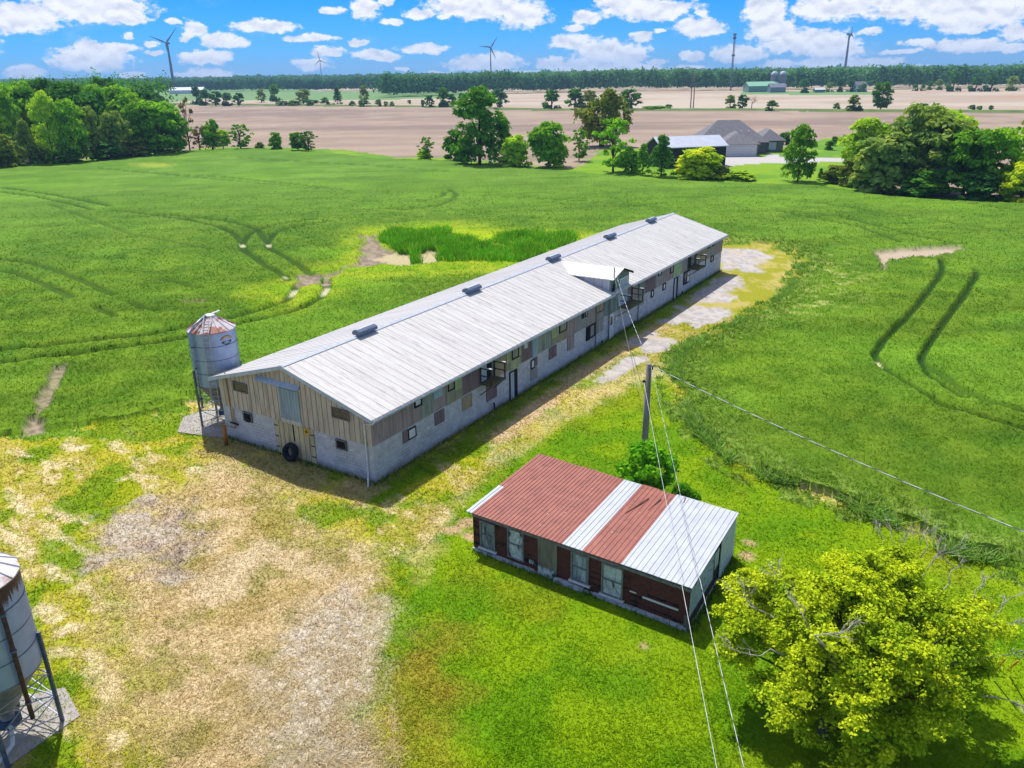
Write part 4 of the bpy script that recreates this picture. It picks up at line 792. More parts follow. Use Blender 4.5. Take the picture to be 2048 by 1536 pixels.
def feed_bin(label, cx, cy, rot, ladder, pipe, emblem, rust, legs, conem):
    t = thing('feed_bin', label, 'feed bin', (cx, cy, 0), rot, 'corrugated steel feed bins on legs')
    Rb, zb, zt, zc = 1.46, 2.9, 6.5, 7.26
    m_ = MB(); pr_ = []; z = zb; i = 0
    while z <= zt + 1e-6: pr_.append((Rb + (.014 if i % 2 else -.006), z)); z += .0525; i += 1
    m_.lathe(pr_, 64); body = m_.build('cylinder', BINM, t); body.color = (1, 1, 1, rust)
    m_ = MB()
    for z in (zb + .9, zb + 1.8, zb + 2.7): m_.lathe([(Rb + .012, z - .02), (Rb + .024, z), (Rb + .012, z + .02)], 64)
    m_.build('seam_band', LEGM, body)
    m_ = MB(); ns = 14; v = []; f = []
    for j in range(ns):
        a0, a1 = 2 * math.pi * j / ns, 2 * math.pi * (j + 1) / ns; c0, c1 = (math.cos(a0), math.sin(a0)), (math.cos(a1), math.sin(a1)); Re = Rb + .06
        m_.add([(Re * c0[0], Re * c0[1], zt - .02), (Re * c1[0], Re * c1[1], zt - .02), (.3 * c1[0], .3 * c1[1], zc), (.3 * c0[0], .3 * c0[1], zc)], [(0, 1, 2, 3)])
        m_.bar((Re * c0[0], Re * c0[1], zt), (.3 * c0[0], .3 * c0[1], zc + .02), .035, .04)
    m_.lathe([(Rb + .06, zt - .03), (Rb + .06, zt + .01)], 56); m_.build('cone_roof', conem, t)
    m_ = MB(); m_.lathe([(.32, zc - .03), (.34, zc + .06), (.3, zc + .1), (0.01, zc + .12)], 20); m_.bar((.1, .2, zc + .1), (.5, .5, zc + .2), .18, .06); m_.build('lid', WHITE, t)
    m_ = MB(); m_.lathe([(Rb - .02, zb), (.22, 1.05), (.22, .8), (.3, .8)], 40); m_.lathe([(Rb + .02, zb - .04), (Rb + .02, zb + .03)], 48); m_.build('hopper', HOP, t)
    m_ = MB(); m_.box(-.28, .28, -.28, .28, .5, .84); m_.build('auger_boot', mat('boot_blue', (70, 96, 130), (50, 66, 90), 4, 3, .6), t)
    for a in legs:
        x, y = (Rb + .07) * math.cos(a), (Rb + .07) * math.sin(a); m_ = MB(); w_ = .055; px, py = -math.sin(a), math.cos(a)
        m_.bar((x, y, 0), (x, y, zb + 1.0), .12, .09); m_.box(x - .13, x + .13, y - .13, y + .13, 0, .025); m_.build('leg', LEGM, t)
    m_ = MB(); nl = len(legs)
    for j in range(nl):
        a0, a1 = legs[j], legs[(j + 1) % nl]; p0 = [(Rb + .05) * math.cos(a0), (Rb + .05) * math.sin(a0)]; p1 = [(Rb + .05) * math.cos(a1), (Rb + .05) * math.sin(a1)]
        m_.bar((*p0, 2.2), (*p1, 2.2), .04); m_.bar((*p0, 1.2), (*p1, 1.2), .04); m_.bar((*p0, .3), (*p1, 1.15), .03); m_.bar((*p1, .3), (*p0, 1.15), .03); m_.bar((*p0, 1.25), (*p1, 2.15), .03); m_.bar((*p1, 1.25), (*p0, 2.15), .03)
    m_.build('cross_brace', TINY, t)
    if ladder is not None:
        m_ = MB(); a = ladder; rx, ry = math.cos(a), math.sin(a); px, py = -ry, rx; rr = Rb + .14
        for s in (-.21, .21): m_.bar((rr * rx + s * px, rr * ry + s * py, 1.7), (rr * rx + s * px, rr * ry + s * py, zt + .08), .05, .03); m_.bar((rr * rx + s * px, rr * ry + s * py, zt + .08), (.42 * rx + s * px, .42 * ry + s * py, zc + .1), .04, .04)
        z = 1.8
        while z < zt: m_.bar((rr * rx - .2 * px, rr * ry - .2 * py, z), (rr * rx + .2 * px, rr * ry + .2 * py, z), .032, .032); z += .3
        for q in range(1, 6):
            f_ = q / 6; x = rr + (.42 - rr) * f_; z = zt + .1 + (zc - zt) * f_; m_.bar((x * rx - .2 * px, x * ry - .2 * py, z + .02), (x * rx + .2 * px, x * ry + .2 * py, z + .02), .03)
        m_.build('ladder', mat('ladder_metal', (206, 206, 208), (160, 150, 146), 6, 4, .5, .2), t)
    if pipe is not None:
        m_ = MB(); a = pipe[0]; rx, ry = math.cos(a), math.sin(a); rr = Rb + .16
        m_.tube([(.3 * rx, .3 * ry, zc + .12), (rr * .75 * rx, rr * .75 * ry, zt + .48), (rr * rx, rr * ry, zt + .12), (rr * rx, rr * ry, 4), (rr * rx, rr * ry, 1.5)], .075, 10, 0)
        fp_ = m_.build('fill_pipe', pipe[1], t)
        m_ = MB(); 
        for z in (2.1, 4.2, 5.6): m_.tube([(rr * rx, rr * ry, z), (rr * rx, rr * ry, z + .08)], .1, 10)
        m_.build('pipe_clamp', LEGM, fp_)
        if pipe[1] is RPIPE: m_ = MB(); m_.tube([(.28 * rx, .28 * ry, zc + .125), (rr * .75 * rx, rr * .75 * ry, zt + .49), (rr * 1.005 * rx, rr * 1.005 * ry, zt + .16), (rr * 1.003 * rx, rr * 1.003 * ry, zt - .1)], .083, 10); m_.build('pipe_elbow', TINY, fp_)
    if emblem is not None:
        def arc(r0, r1, t0, t1, zc_, mt_, nm, wob=0):
            mm = MB(); K = 16; v = []
            for i in range(K + 1):
                t = t0 + (t1 - t0) * i / K
                for q in (r0, r1 if not wob else r1 * (1 + .0 * i)):
                    u = q * math.cos(t) * 1.0; w2 = q * math.sin(t) * .8; aa = emblem + u / (Rb + .03); v.append(((Rb + .03) * math.cos(aa), (Rb + .03) * math.sin(aa), zc_ + w2))
            mm.add(v, [(2 * i, 2 * i + 1, 2 * i + 3, 2 * i + 2) for i in range(K)]); return mm.build(nm, mt_, body)
        z0 = 5.88
        arc(.30, .40, R(20), R(160), z0, EMBY, 'emblem_arc'); arc(.41, .435, R(15), R(165), z0, EMBD, 'emblem_rim'); arc(.34, .40, R(200), R(340), z0 + .08, EMBD, 'emblem_rim')
        mm = MB()
        for i in range(9):                               # the worn, unreadable lettering band
            u = -.32 + i * .08; aa = emblem + u / Rb; w_ = .022
            if i == 4: continue
            q = [(Rb + .03, aa - w_ / Rb, z0 - .08), (Rb + .03, aa + w_ / Rb, z0 - .08), (Rb + .03, aa + w_ / Rb, z0 - .01 + .02 * (i % 2)), (Rb + .03, aa - w_ / Rb, z0 - .01 + .02 * (i % 2))]
            mm.add([(r0 * math.cos(a0), r0 * math.sin(a0), z1) for r0, a0, z1 in q], [(0, 1, 2, 3)])
        mm.build('emblem_lettering', EMBD, body)
    return t
feed_bin('corrugated feed bin with ladder, rusty cone top and round emblem beside the barn gable', -19.17, 49.32, 0, R(-84), (R(-120), TINY), R(-36), 0, [R(-141), R(-51), R(39), R(129)], CONE)
feed_bin('corrugated feed bin with dark rusted rim and brown fill pipe at the lower left edge', -17.6, 21.88, 0, None, (R(-28), RPIPE), None, 1, [R(24), R(-66), R(-156), R(114)], CONEW)
CONC = mat('concrete_slab', (188, 180, 172), (160, 152, 144), 1.5, 6, .9, bump=.2, k=.85, c3=(150, 142, 136), s3=.8, th3=(.55, .7))
def pad(name, label, pts, z=.1):
    m_ = MB(); n_ = len(pts); m_.add([(x, y, -.05) for x, y in pts] + [(x, y, z) for x, y in pts], [tuple(range(n_))[::-1], tuple(range(n_, 2 * n_))] + [(i, (i + 1) % n_, (i + 1) % n_ + n_, i + n_) for i in range(n_)])
    o = m_.build(name, CONC, None); return tag(o, label, kind='structure')
pad('concrete_pad', 'concrete slab under the feed bin at the gable', [tuple(B2W(x, y, 0)[:2]) for x, y in ((-.3, BW + .15), (3.6, BW + .15), (4.2, BW + 4.4), (.6, BW + 5.2), (-1.2, BW + 3.4))], .06)
pad('concrete_pad', 'concrete slab under the feed bin at the lower left', [(-15.7, 22.75), (-17.0, 24.2), (-19.9, 23.2), (-19.6, 20.2), (-17.3, 20.0)], .06)
m = MB(); m.tube([(-17.5, 21.7, .62), (-17.2, 21.4, .8), (-17.0, 21.0, .5), (-17.2, 20.2, .25), (-17.6, 19.2, .2), (-18.2, 18.0, .2)], .07, 8); o = m.build('hose', WHITE, None); tag(o, 'white flexible pipe curving away from the lower left feed bin', 'pipe')

# ------------------------------------------------------------------ old shed
SO = np.array([-1.95, 33.3]); SE = np.array([7.05, 27.05]); SB = np.array([10.2, 32.35]); SBL = SO + SB - SE
su = (SE - SO) / np.linalg.norm(SE - SO); sv = (SB - SE) / np.linalg.norm(SB - SE); SLN = float(np.linalg.norm(SE - SO)); SDP = float(np.linalg.norm(SB - SE)); sn = np.array([su[1], -su[0]]); rn = np.array([sv[1], -sv[0]])
shed = thing('old_shed', 'derelict brick-patterned shed with red and silver striped metal roof', 'shed', (0, 0, 0))
def SF(u, t, z): p = SO + su * u + sn * t; return (p[0], p[1], z)        # front wall: u along, t out
def SR(u, t, z): p = SE + sv * u + rn * t; return (p[0], p[1], z)        # right wall
def sbox(m_, Fn, u0, u1, z0, z1, t0, t1, mi=0): m_.hexa([Fn(u0, t1, z0), Fn(u1, t1, z0), Fn(u1, t0, z0), Fn(u0, t0, z0), Fn(u0, t1, z1), Fn(u1, t1, z1), Fn(u1, t0, z1), Fn(u0, t0, z1)], mi)
BRK = mat('brick_paper', (112, 62, 50), (88, 48, 42), 7, 5, .9, 0, .3, 18, (1, 1, 1), .8, (50, 32, 30), 1.1, (1, 1, 1.8), (.56, .64))
BRD = mat('dark_boards', (92, 66, 56), (50, 38, 36), 5, 6, .9, 0, .5, 16, (.5, .5, 3), .8)
FND = mat('pale_foundation', (216, 216, 220), (178, 176, 178), 3, 6, .9, bump=.4, k=.85, c3=(120, 100, 92), s3=1.2, th3=(.56, .66))
RED = mat('red_roof_metal', (178, 110, 94), (156, 92, 80), 1.3, 5, .6, 0, 0, 5, (1, 1, 1), .78, (128, 84, 70), 2.2, (1, 1, 1), (.55, .72))
SILV = mat('silver_roof_metal', (214, 218, 228), (196, 200, 210), 1.3, 5, .5, .05, 0, 5, (1, 1, 1), .74, (188, 190, 196), 4, (1, 1, 1), (.6, .75))
PLAS = mat('torn_plastic', (222, 226, 220), (158, 162, 160), 4, 6, .5, k=.9, c3=(60, 62, 66), s3=2.2, stretch3=(1, 1, .5), th3=(.52, .6))
PAPER = mat('grey_paper', (196, 204, 216), (168, 176, 190), 2, 6, .85, k=.8, c3=(56, 54, 60), s3=2.4, stretch3=(.6, .6, 3), th3=(.6, .64))
WPAN = mat('white_sheet', (226, 230, 232), (206, 210, 210), 2, 5, .5, k=.85)
H0, H1 = 2.02, 2.33
m = MB(); sbox(m, SF, 0, SLN, .12, H0 - .05, -.15, 0); m.build('front_wall', BRK, shed)
m = MB(); sbox(m, SR, .15, SDP, .1, H0 - .03, -.15, 0); m.build('side_wall', BRD, shed)
m = MB(); a = SO + sv * .15; b = SO + sv * SDP; c = a + su * .15; d = b + su * .15; m.hexa([(*a, .1), (*c, .1), (*d, .1), (*b, .1), (*a, H0), (*c, H0), (*d, H1), (*b, H1)]); m.build('side_wall', BRD, shed)
m = MB(); a = SBL + su * .15; b = SB - su * .0; m.hexa([(*a, .1), (*b, .1), (*(b - sv * .15), .1), (*(a - sv * .15), .1), (*a, H1), (*b, H1), (*(b - sv * .15), H1), (*(a - sv * .15), H1)]); m.build('back_wall', BRD, shed)
m = MB(); q = [(0, .13, .12), (2.9, .16, .13), (4.2, .1, .06)]; 
for u0, u1, zt_, tt in ((0, 3.5, .16, .12), (3.5, 4.6, .08, .05), (4.6, 6.1, .2, .18), (6.1, 6.6, .1, .05), (6.6, SLN, .16, .14)): sbox(m, SF, u0 + .002, u1 - .002, -.05, zt_, -.1, tt)
sbox(m, SR, 0, SDP, -.05, .1, -.14, .05); m.build('foundation', FND, shed)
for u0, u1, z0, z1 in ((.02, .42, .3, .55), (.05, .38, .8, .98), (.03, .4, 1.25, 1.45), (2.98, 3.66, .36, .72), (3.05, 3.3, .74, .9), (6.3, 6.9, .5, .62), (6.35, 6.85, .82, .92), (6.4, 6.9, 1.12, 1.2), (8.3, 8.8, .36, .48), (8.5, 9.1, .7, .78), (9.1, 10.5, .92, 1.08), (9.3, 10.2, .3, .4), (10.3, 10.9, .2, .36), (8.1, 8.35, .95, 1.06)):
    m = MB(); K = 9; lo = [(u0 + (u1 - u0) * i / K, z0 + (z1 - z0) * .45 * abs(math.sin(i * 2.3 + u0 * 9)) * (0 < i < K)) for i in range(K + 1)]; hi = [(u0 + (u1 - u0) * i / K, z1 - (z1 - z0) * .5 * abs(math.sin(i * 1.9 + z0 * 7))) for i in range(K, -1, -1)]
    pts = lo + hi; n_ = len(pts); m.add([SF(u, .012, z) for u, z in pts] + [SF(u, .0, z) for u, z in pts], [(i, i + 1, n_ - 2 - i, n_ - 1 - i) for i in range(K)] + [((i + 1) % n_, i, i + n_, (i + 1) % n_ + n_) for i in range(n_)])
    m.build('torn_siding', DARK, shed)

m = MB(); sbox(m, SF, 8.9, 10.5, .78, .86, .013, .05); sbox(m, SF, 8.3, 8.6, .86, .91, .013, .04); m.build('loose_batten', WHITE, shed)
m = MB(); sbox(m, SF, 3.2, 3.55, .42, .6, .013, .03); m.build('torn_insulation', PLAS, shed)
GF = mat('peeling_frame', (150, 146, 140), (104, 98, 92), 6, 5, .9, k=.85)
def shwin(Fn, u0, u1, z0, z1, pane, bars=1, fm=GF, sill=True, fw=.09):
    A = MB(); sbox(A, Fn, u0, u0 + fw, z0, z1, 0, .07); sbox(A, Fn, u1 - fw, u1, z0, z1, 0, .07); sbox(A, Fn, u0 + fw, u1 - fw, z1 - fw, z1, 0, .07); sbox(A, Fn, u0 + fw, u1 - fw, z0, z0 + fw * .7, 0, .07)
    for i in range(bars): z = z0 + (z1 - z0) * (i + 1) / (bars + 1); sbox(A, Fn, u0 + fw, u1 - fw, z - .03, z + .03, .012, .06)
    w_ = A.build('window', fm, shed); B = MB(); sbox(B, Fn, u0 + fw, u1 - fw, z0 + fw * .7, z1 - fw, .002, .01); B.build('pane', pane, w_)
    if sill: S = MB(); sbox(S, Fn, u0 - .08, u1 + .08, z0 - .09, z0 - .002, 0, .12); S.build('sill', WHITE, w_)
SGL = mat('curtained_glass', (196, 204, 214), (52, 56, 66), 1.6, 5, .25, k=.8, stretch=(3, 3, .6))
shwin(SF, .43, 1.3, .34, 1.78, SGL, 1); shwin(SF, 5.42, 6.32, .4, 1.86, SGL, 1)
shwin(SF, 2.02, 2.92, .34, 1.9, PLAS, 1, GF, False, .06); shwin(SF, 6.95, 7.98, .28, 1.84, PLAS, 1, GF, True, .07)
m = MB(); sbox(m, SF, 3.7, 4.7, .36, 1.9, 0, .06); wb = m.build('boarded_window', mat('old_plywood', (150, 140, 118), (112, 102, 86), 3, 6, .9, k=.8, stretch=(1, 1, .3)), shed); m = MB(); sbox(m, SF, 3.72, 4.68, .1, .5, .062, .09); m.build('loose_board', PLAS, wb)
m = MB(); sbox(m, SF, 0, SLN + .05, 1.86, 2.0, .012, .05); m.build('eave_board', GF, shed)
m = MB(); sbox(m, SR, .0, 3.1, .62, H0 - .02, .003, .02); m.build('paper_sheet', PAPER, shed)
m = MB(); sbox(m, SR, 3.15, 3.75, 1.0, 1.85, .002, .04); m.build('window', PLAS, shed)
m = MB(); sbox(m, SR, 3.95, SDP + .1, .0, 2.2, .05, .07)
for i in range(8): sbox(m, SR, 4.0 + i * .27, 4.03 + i * .27, .0, 2.2, .071, .085)
m.build('metal_sheet', WPAN, shed)
m = MB(); sbox(m, SF, SLN - .16, SLN + .02, 0, .75, .06, .12); m.build('corner_board', WOODG, shed)
# roof: sheets laid side by side, red and silver
RF = [np.array(up(932, 1022, 2.08)), np.array(up(1384, 1177, 2.12)), np.array(up(1478, 1026, 2.42)), np.array(up(1078, 907, 2.36))]
def RP(a, b, dz=0): p = RF[0] * (1 - a) * (1 - b) + RF[1] * a * (1 - b) + RF[2] * a * b + RF[3] * (1 - a) * b; return (p[0], p[1], p[2] + dz)
def sheet(a0, a1, mt_, nrib, b1=1., dz=0., b0=0., label=None):
    m_ = MB(); c = [(a0, b0), (a1, b0), (a1, b1), (a0, b1)]; m_.hexa([RP(a, b, dz - .035) for a, b in c] + [RP(a, b, dz) for a, b in c])
    for i in range(nrib):
        f = (i + .5) / nrib; a = a0 + (a1 - a0) * f; w_ = .0011; m_.hexa([RP(a - w_, b0, dz + .001), RP(a + w_, b0, dz + .001), RP(a + w_, b1, dz + .001), RP(a - w_, b1, dz + .001), RP(a - w_, b0, dz + .024), RP(a + w_, b0, dz + .024), RP(a + w_, b1, dz + .024), RP(a - w_, b1, dz + .024)])
    m_.build('roof_sheet', mt_, shed, label=label)
edges = np.linspace(.03, .468, 7)
for i in range(6): sheet(edges[i], edges[i + 1], RED, 4, 1 - .004 * (i % 3), .004 * (i % 2))
sheet(0, .029, SILV, 1, .42, .002, label='short silver strip on the left eave end'); sheet(.0, .029, RED, 1, 1, .0, .424)
sheet(.468, .556, SILV, 4, .99, .012); sheet(.556, .64, RED, 4, 1., .004); sheet(.64, .722, RED, 4, .99, .0); sheet(.722, .862, SILV, 6, 1, .014); sheet(.862, 1., SILV, 6, 1., .006)
PLK = mat('dark_plank', (134, 88, 66), (100, 64, 52), 5, 5, .9)
for i, (p, q, lab) in enumerate([((1250, 1027), (1297, 997), 'longest of three dark planks on the red part of the shed roof'), ((1293, 1024), (1322, 998), 'short middle plank on the red part of the shed roof'), ((1358, 1036), (1371, 996), 'dark stick lying across the silver sheet of the shed roof')]):
    m = MB(); a = up(*p, 2.28); b = up(*q, 2.4); m.bar(a + np.array([0, 0, .0]), b + np.array([0, 0, .02]), .055, .03); o = m.build('plank', PLK, None); tag(o, lab, 'plank', 'planks lying on the shed roof')
# litter of twigs and leaves on the roof
m = MB()
for i in range(90):
    a = rng.uniform(.3, .97); b = rng.uniform(.1, .95); s = .02 + .02 * rng.random(); p = RP(a, b, .03); m.add([(p[0] - s, p[1], p[2]), (p[0], p[1] - s * .7, p[2]), (p[0] + s, p[1], p[2]), (p[0], p[1] + s * .7, p[2] + .01)], [(0, 1, 2, 3)])
o = m.build('fallen_petals', mat('petal', (226, 214, 200)), None); tag(o, 'pale bits of leaf litter scattered on the shed roof', kind='stuff')

# ------------------------------------------------------------------ utility pole and wires
POLEB = np.array([7.24, 40.1])
t = thing('utility_pole', 'weathered grey wooden utility pole behind the old shed', 'utility pole', (POLEB[0], POLEB[1], 0))
m = MB(); m.tube([(0, 0, 0), (.03, 0, 3), (.04, 0, 6.92)], [.19, .175, .15], 14); m.build('pole', mat('pole_wood', (176, 164, 150), (116, 104, 94), 5, 6, .9, 0, .5, 18, (1, 1, .12), .85), t)
m = MB(); m.tube([(.04, -.02, 6.7), (.3, -.05, 6.85), (.55, -.1, 6.8), (.7, -.15, 6.5)], .02, 6); m.box(.1, .26, -.08, .04, 6.6, 6.75); m.build('bracket', BLACKF, t)
m = MB(); m.box(-.26, -.12, -.08, .02, 5.85, 6.0); m.build('bracket', BLACKF, t)
CABW = mat('white_cable', (228, 228, 226), (180, 180, 178), 3, 3, .5); CABD = mat('dark_cable', (96, 96, 92), (60, 60, 58), 3, 3, .6); CABG = mat('grey_cable', (150, 152, 140), (110, 112, 104), 3, 3, .6)
def wire(name, label, p, q, sag, rad, mt_, twist=None):
    p = Vector(p); q = Vector(q); K = 60; pts = []
    for i in range(K + 1):
        f = i / K; c = p.lerp(q, f); c.z -= sag * 4 * f * (1 - f); pts.append(c)
    m_ = MB(); m_.tube(pts, rad, 6)
    if twist:
        L_ = (q - p).length; KK = int(L_ / twist * 6); tw = []
        for i in range(KK + 1):
            f = i / KK; c = p.lerp(q, f); c.z -= sag * 4 * f * (1 - f); a = 2 * math.pi * f * L_ / twist; d = (q - p).normalized(); s = d.cross(Vector((0, 0, 1))).normalized(); u_ = s.cross(d); tw.append(c + (s * math.cos(a) + u_ * math.sin(a)) * rad * 1.3)
        m_.tube(tw, rad * .8, 5, 1)
        return tag(m_.build(name, [mt_, CABD], None), label, 'cable', 'overhead cables of the farmyard')
    return tag(m_.build(name, mt_, None), label, 'cable', 'overhead cables of the farmyard')
PT = Vector((POLEB[0] + .12, POLEB[1] - .1, 6.88)); PB = Vector((POLEB[0] - .2, POLEB[1] - .05, 5.92)); DM = B2W(30.15, -.34, 6.1)
wire('overhead_cable', 'thick twisted service cable from pole top to the right', PT, up(2200, 1125, 6.6), .25, .018, CABW, 1.1)
wire('overhead_cable', 'pale cable from dormer mast to pole top', DM, PT, .35, .015, CABW, 1.3)
wire('overhead_cable', 'thin sagging line from dormer to the middle of the pole', DM - Vector((0, 0, .4)), (POLEB[0] - .1, POLEB[1], 4.6), .7, .012, CABG)
e = up(1490, 1536, 6.0); e2 = Vector(e) + (Vector(e) - PT) * .4; wire('overhead_cable', 'dashed black and white twisted cable crossing the silver roof end', PT, e2, .12, .010, CABW, .75)
e = up(1435, 1536, 5.5); e2 = Vector(e) + (Vector(e) - PB) * .4; wire('overhead_cable', 'thin plain white cable from low pole bracket over the shed', PB, e2, .1, .010, CABW)

# ------------------------------------------------------------------ trees
BARK = mat('bark', (130, 108, 86), (88, 72, 56), 5, 6, .95, bump=.6, stretch=(1, 1, .3), k=.7)
BARKW = mat('dead_wood', (206, 198, 186), (164, 152, 140), 5, 4, .9, k=.8)
LEAF = leafmat('leaves', .38, 'col', True)
def crown_mesh(name, seed, nclump, ncard, card, shape='round', clump=.3, droop=0., gap=.0, low=0.):
    """unit tree: height 1, width 1 (x,y in -.5...5); returns mesh + clump centres"""
    g = np.random.default_rng(seed); C = []; ncard = int(ncard * 1.35); card *= 1.4
    while len(C) < nclump:
        if shape == 'round': z = g.uniform(.2 + low, 1); w_ = math.sqrt(max(0, 1 - ((z - .6) / .42) ** 2)) if z > .6 else math.sqrt(max(0, 1 - ((z - .6) / .5) ** 2))
        elif shape == 'tall': z = g.uniform(.08, 1); w_ = .95 * math.sqrt(max(0, 1 - ((z - .42) / .6) ** 2))
        elif shape == 'cone': z = g.uniform(.06, 1); w_ = (1.05 - z) ** .7
        elif shape == 'bush': z = g.uniform(.02, 1); w_ = math.sqrt(max(0, 1 - (z / 1.02) ** 2.6))
        elif shape == 'oval': z = g.uniform(.1, 1); w_ = math.sqrt(max(0, 1 - ((z - .55) / .5) ** 2))
        else: z = g.uniform(.2, 1); w_ = .9 * math.sin(min(1, (1.05 - z) * 1.6) * math.pi / 2)
        a = g.uniform(0, 2 * math.pi); lob = 1 + .22 * math.sin(a * 3 + seed) * math.sin(z * 7 + seed)
        rr = w_ * lob * math.sqrt(g.uniform(.12, 1)) * (.5 - clump * .33); C.append((rr * math.cos(a), rr * math.sin(a), min(z * (1 - clump * .3), 1 - clump * .35), clump * g.uniform(.55, 1.1)))
    C = np.array(C); n = nclump * ncard; ci = np.repeat(np.arange(nclump), ncard)
    d = g.normal(size=(n, 3)); d /= np.linalg.norm(d, axis=1)[:, None]; d[:, 2] = np.where(d[:, 2] < -.3, -d[:, 2] * .4, d[:, 2])
    rad = C[ci, 3] * .5 * g.uniform(.35, 1.05, n) ** .6
    pos = C[ci, :3] + d * rad[:, None] * np.array([1, 1, .72]); pos[:, 2] -= droop * rad * g.uniform(0, 1, n)
    pos[:, 2] = np.maximum(pos[:, 2], .01)
    nm = d * .75 + g.normal(size=(n, 3)) * .4 + np.array([0, 0, .5]); nm /= np.linalg.norm(nm, axis=1)[:, None]
    t = np.cross(nm, g.normal(size=(n, 3))); t /= np.linalg.norm(t, axis=1)[:, None]; b = np.cross(nm, t)
    s = card * g.uniform(.55, 1.25, n)[:, None]
    V = np.stack([pos - t * s * .5, pos - b * s * .32 , pos + t * s * .5, pos + b * s * .32], 1).reshape(-1, 3)
    F = np.arange(4 * n).reshape(n, 4)
    hue = np.repeat(g.uniform(-1, 1, nclump), ncard) ; v = g.uniform(.72, 1.3, n) * (1 + .14 * hue)
    col = np.column_stack([v * (1 + .16 * hue), v, v * (1 - .12 * hue)]); me = npmesh(name, V, F, LEAF, np.repeat(col, 4, 0)); return me, C
def trunk_mesh(name, C, th, seed, nl=9, top=.75, tr=.02):
    g = random.Random(seed); m_ = MB(); m_.tube([(0, 0, -.01), (.008, .004, top * .35), (-.01, .01, top * .7), (0, 0, top)], [tr * 1.5, tr * 1.1, tr * .7, tr * .25], 8)
    idx = list(range(len(C))); g.shuffle(idx)
    for i in idx[:nl]:
        c = C[i]; z0 = max(.1, c[2] * g.uniform(.35, .6)); z0 = min(z0, top * .9); mid = (c[0] * .45, c[1] * .45, (z0 + c[2]) / 2 + .03); m_.tube([(0, 0, z0), mid, tuple(c[:3])], [tr * .55, tr * .35, tr * .1], 5)
    me = bpy.data.meshes.new(name); me.from_pydata(m_.v, [], m_.f); me.materials.append(BARK); me.polygons.foreach_set('use_smooth', m_.smooth); return me
KIND = {}
def kind(k_, *a, **kw):
    nl = kw.pop('nl', 9); tr = kw.pop('tr', .02); top = kw.pop('top', .75)
    me, C = crown_mesh('crown', *a, **kw); KIND[k_] = (me, trunk_mesh('trunk', C, .02, a[0], nl, top, tr))
kind('round1', 11, 95, 46, .06, 'round'); kind('round2', 12, 110, 42, .055, 'round', .26); kind('round3', 13, 85, 50, .065, 'oval', .34)
kind('tall1', 14, 125, 40, .042, 'tall', .26, tr=.018); kind('tall2', 15, 110, 36, .04, 'cone', .24, tr=.016); kind('oval1', 16, 130, 40, .048, 'oval', .25)
kind('bush1', 17, 80, 50, .075, 'bush', .34, top=.4); kind('bush2', 18, 42, 50, .085, 'bush', .4, top=.4); kind('airy', 19, 66, 34, .05, 'oval', .2, nl=22, tr=.02); kind('willow', 20, 60, 46, .055, 'round', .26, 1.6, nl=20, tr=.03)
kind('small1', 21, 34, 28, .1, 'oval', .36, tr=.03); kind('small2', 22, 22, 24, .13, 'bush', .42, top=.4); kind('far1', 23, 28, 24, .12, 'bush', .4, tr=.03); kind('sparse', 24, 30, 12, .07, 'tall', .2, nl=22, tr=.02, top=.95)
GR = {'dark': (76, 126, 42), 'mid': (98, 148, 44), 'bright': (118, 168, 46), 'yellow': (166, 188, 40), 'grey': (116, 144, 72), 'deep': (64, 112, 48), 'olive': (112, 132, 56), 'lime': (146, 182, 52), 'brown': (112, 108, 72), 'blue': (70, 112, 76)}
def tree(name, label, cat, x, y, h_, w_, k_, c, group=None, kk=.8, rz=None):
    t_ = thing(name, label, cat, (x, y, 0), rng.uniform(0, 6.28) if rz is None else rz, group)
    for nm, me in zip(('crown', 'trunk'), KIND[k_]):
        o = bpy.data.objects.new(nm, me); COL.objects.link(o); o.parent = t_; o.scale = (w_, w_, h_)
        if nm == 'crown': s = srgb(c if isinstance(c, tuple) else GR[c], kk * 1.68) * np.array([1.14, 1., .85]); j = rng.uniform(.9, 1.1); o.color = (float(s[0] * j), float(s[1] * j), float(s[2] * j), 1)
    return t_
def ptree(px, py, hp, wp, k_, c, label, name='tree', cat='tree', group=None, kk=.8):
    g = up(px, py); dist = float(np.dot(np.array([g[0], g[1], -CH]), _F)); s = dist / FPX
    # a tree's top: height measured up the picture
    return tree(name, label, cat, g[0], g[1], hp * s / math.cos(PITCH) * 1.0, wp * s * 1.13, k_, c, group, kk)
HR = 'trees and bushes of the hedgerow behind the crop'
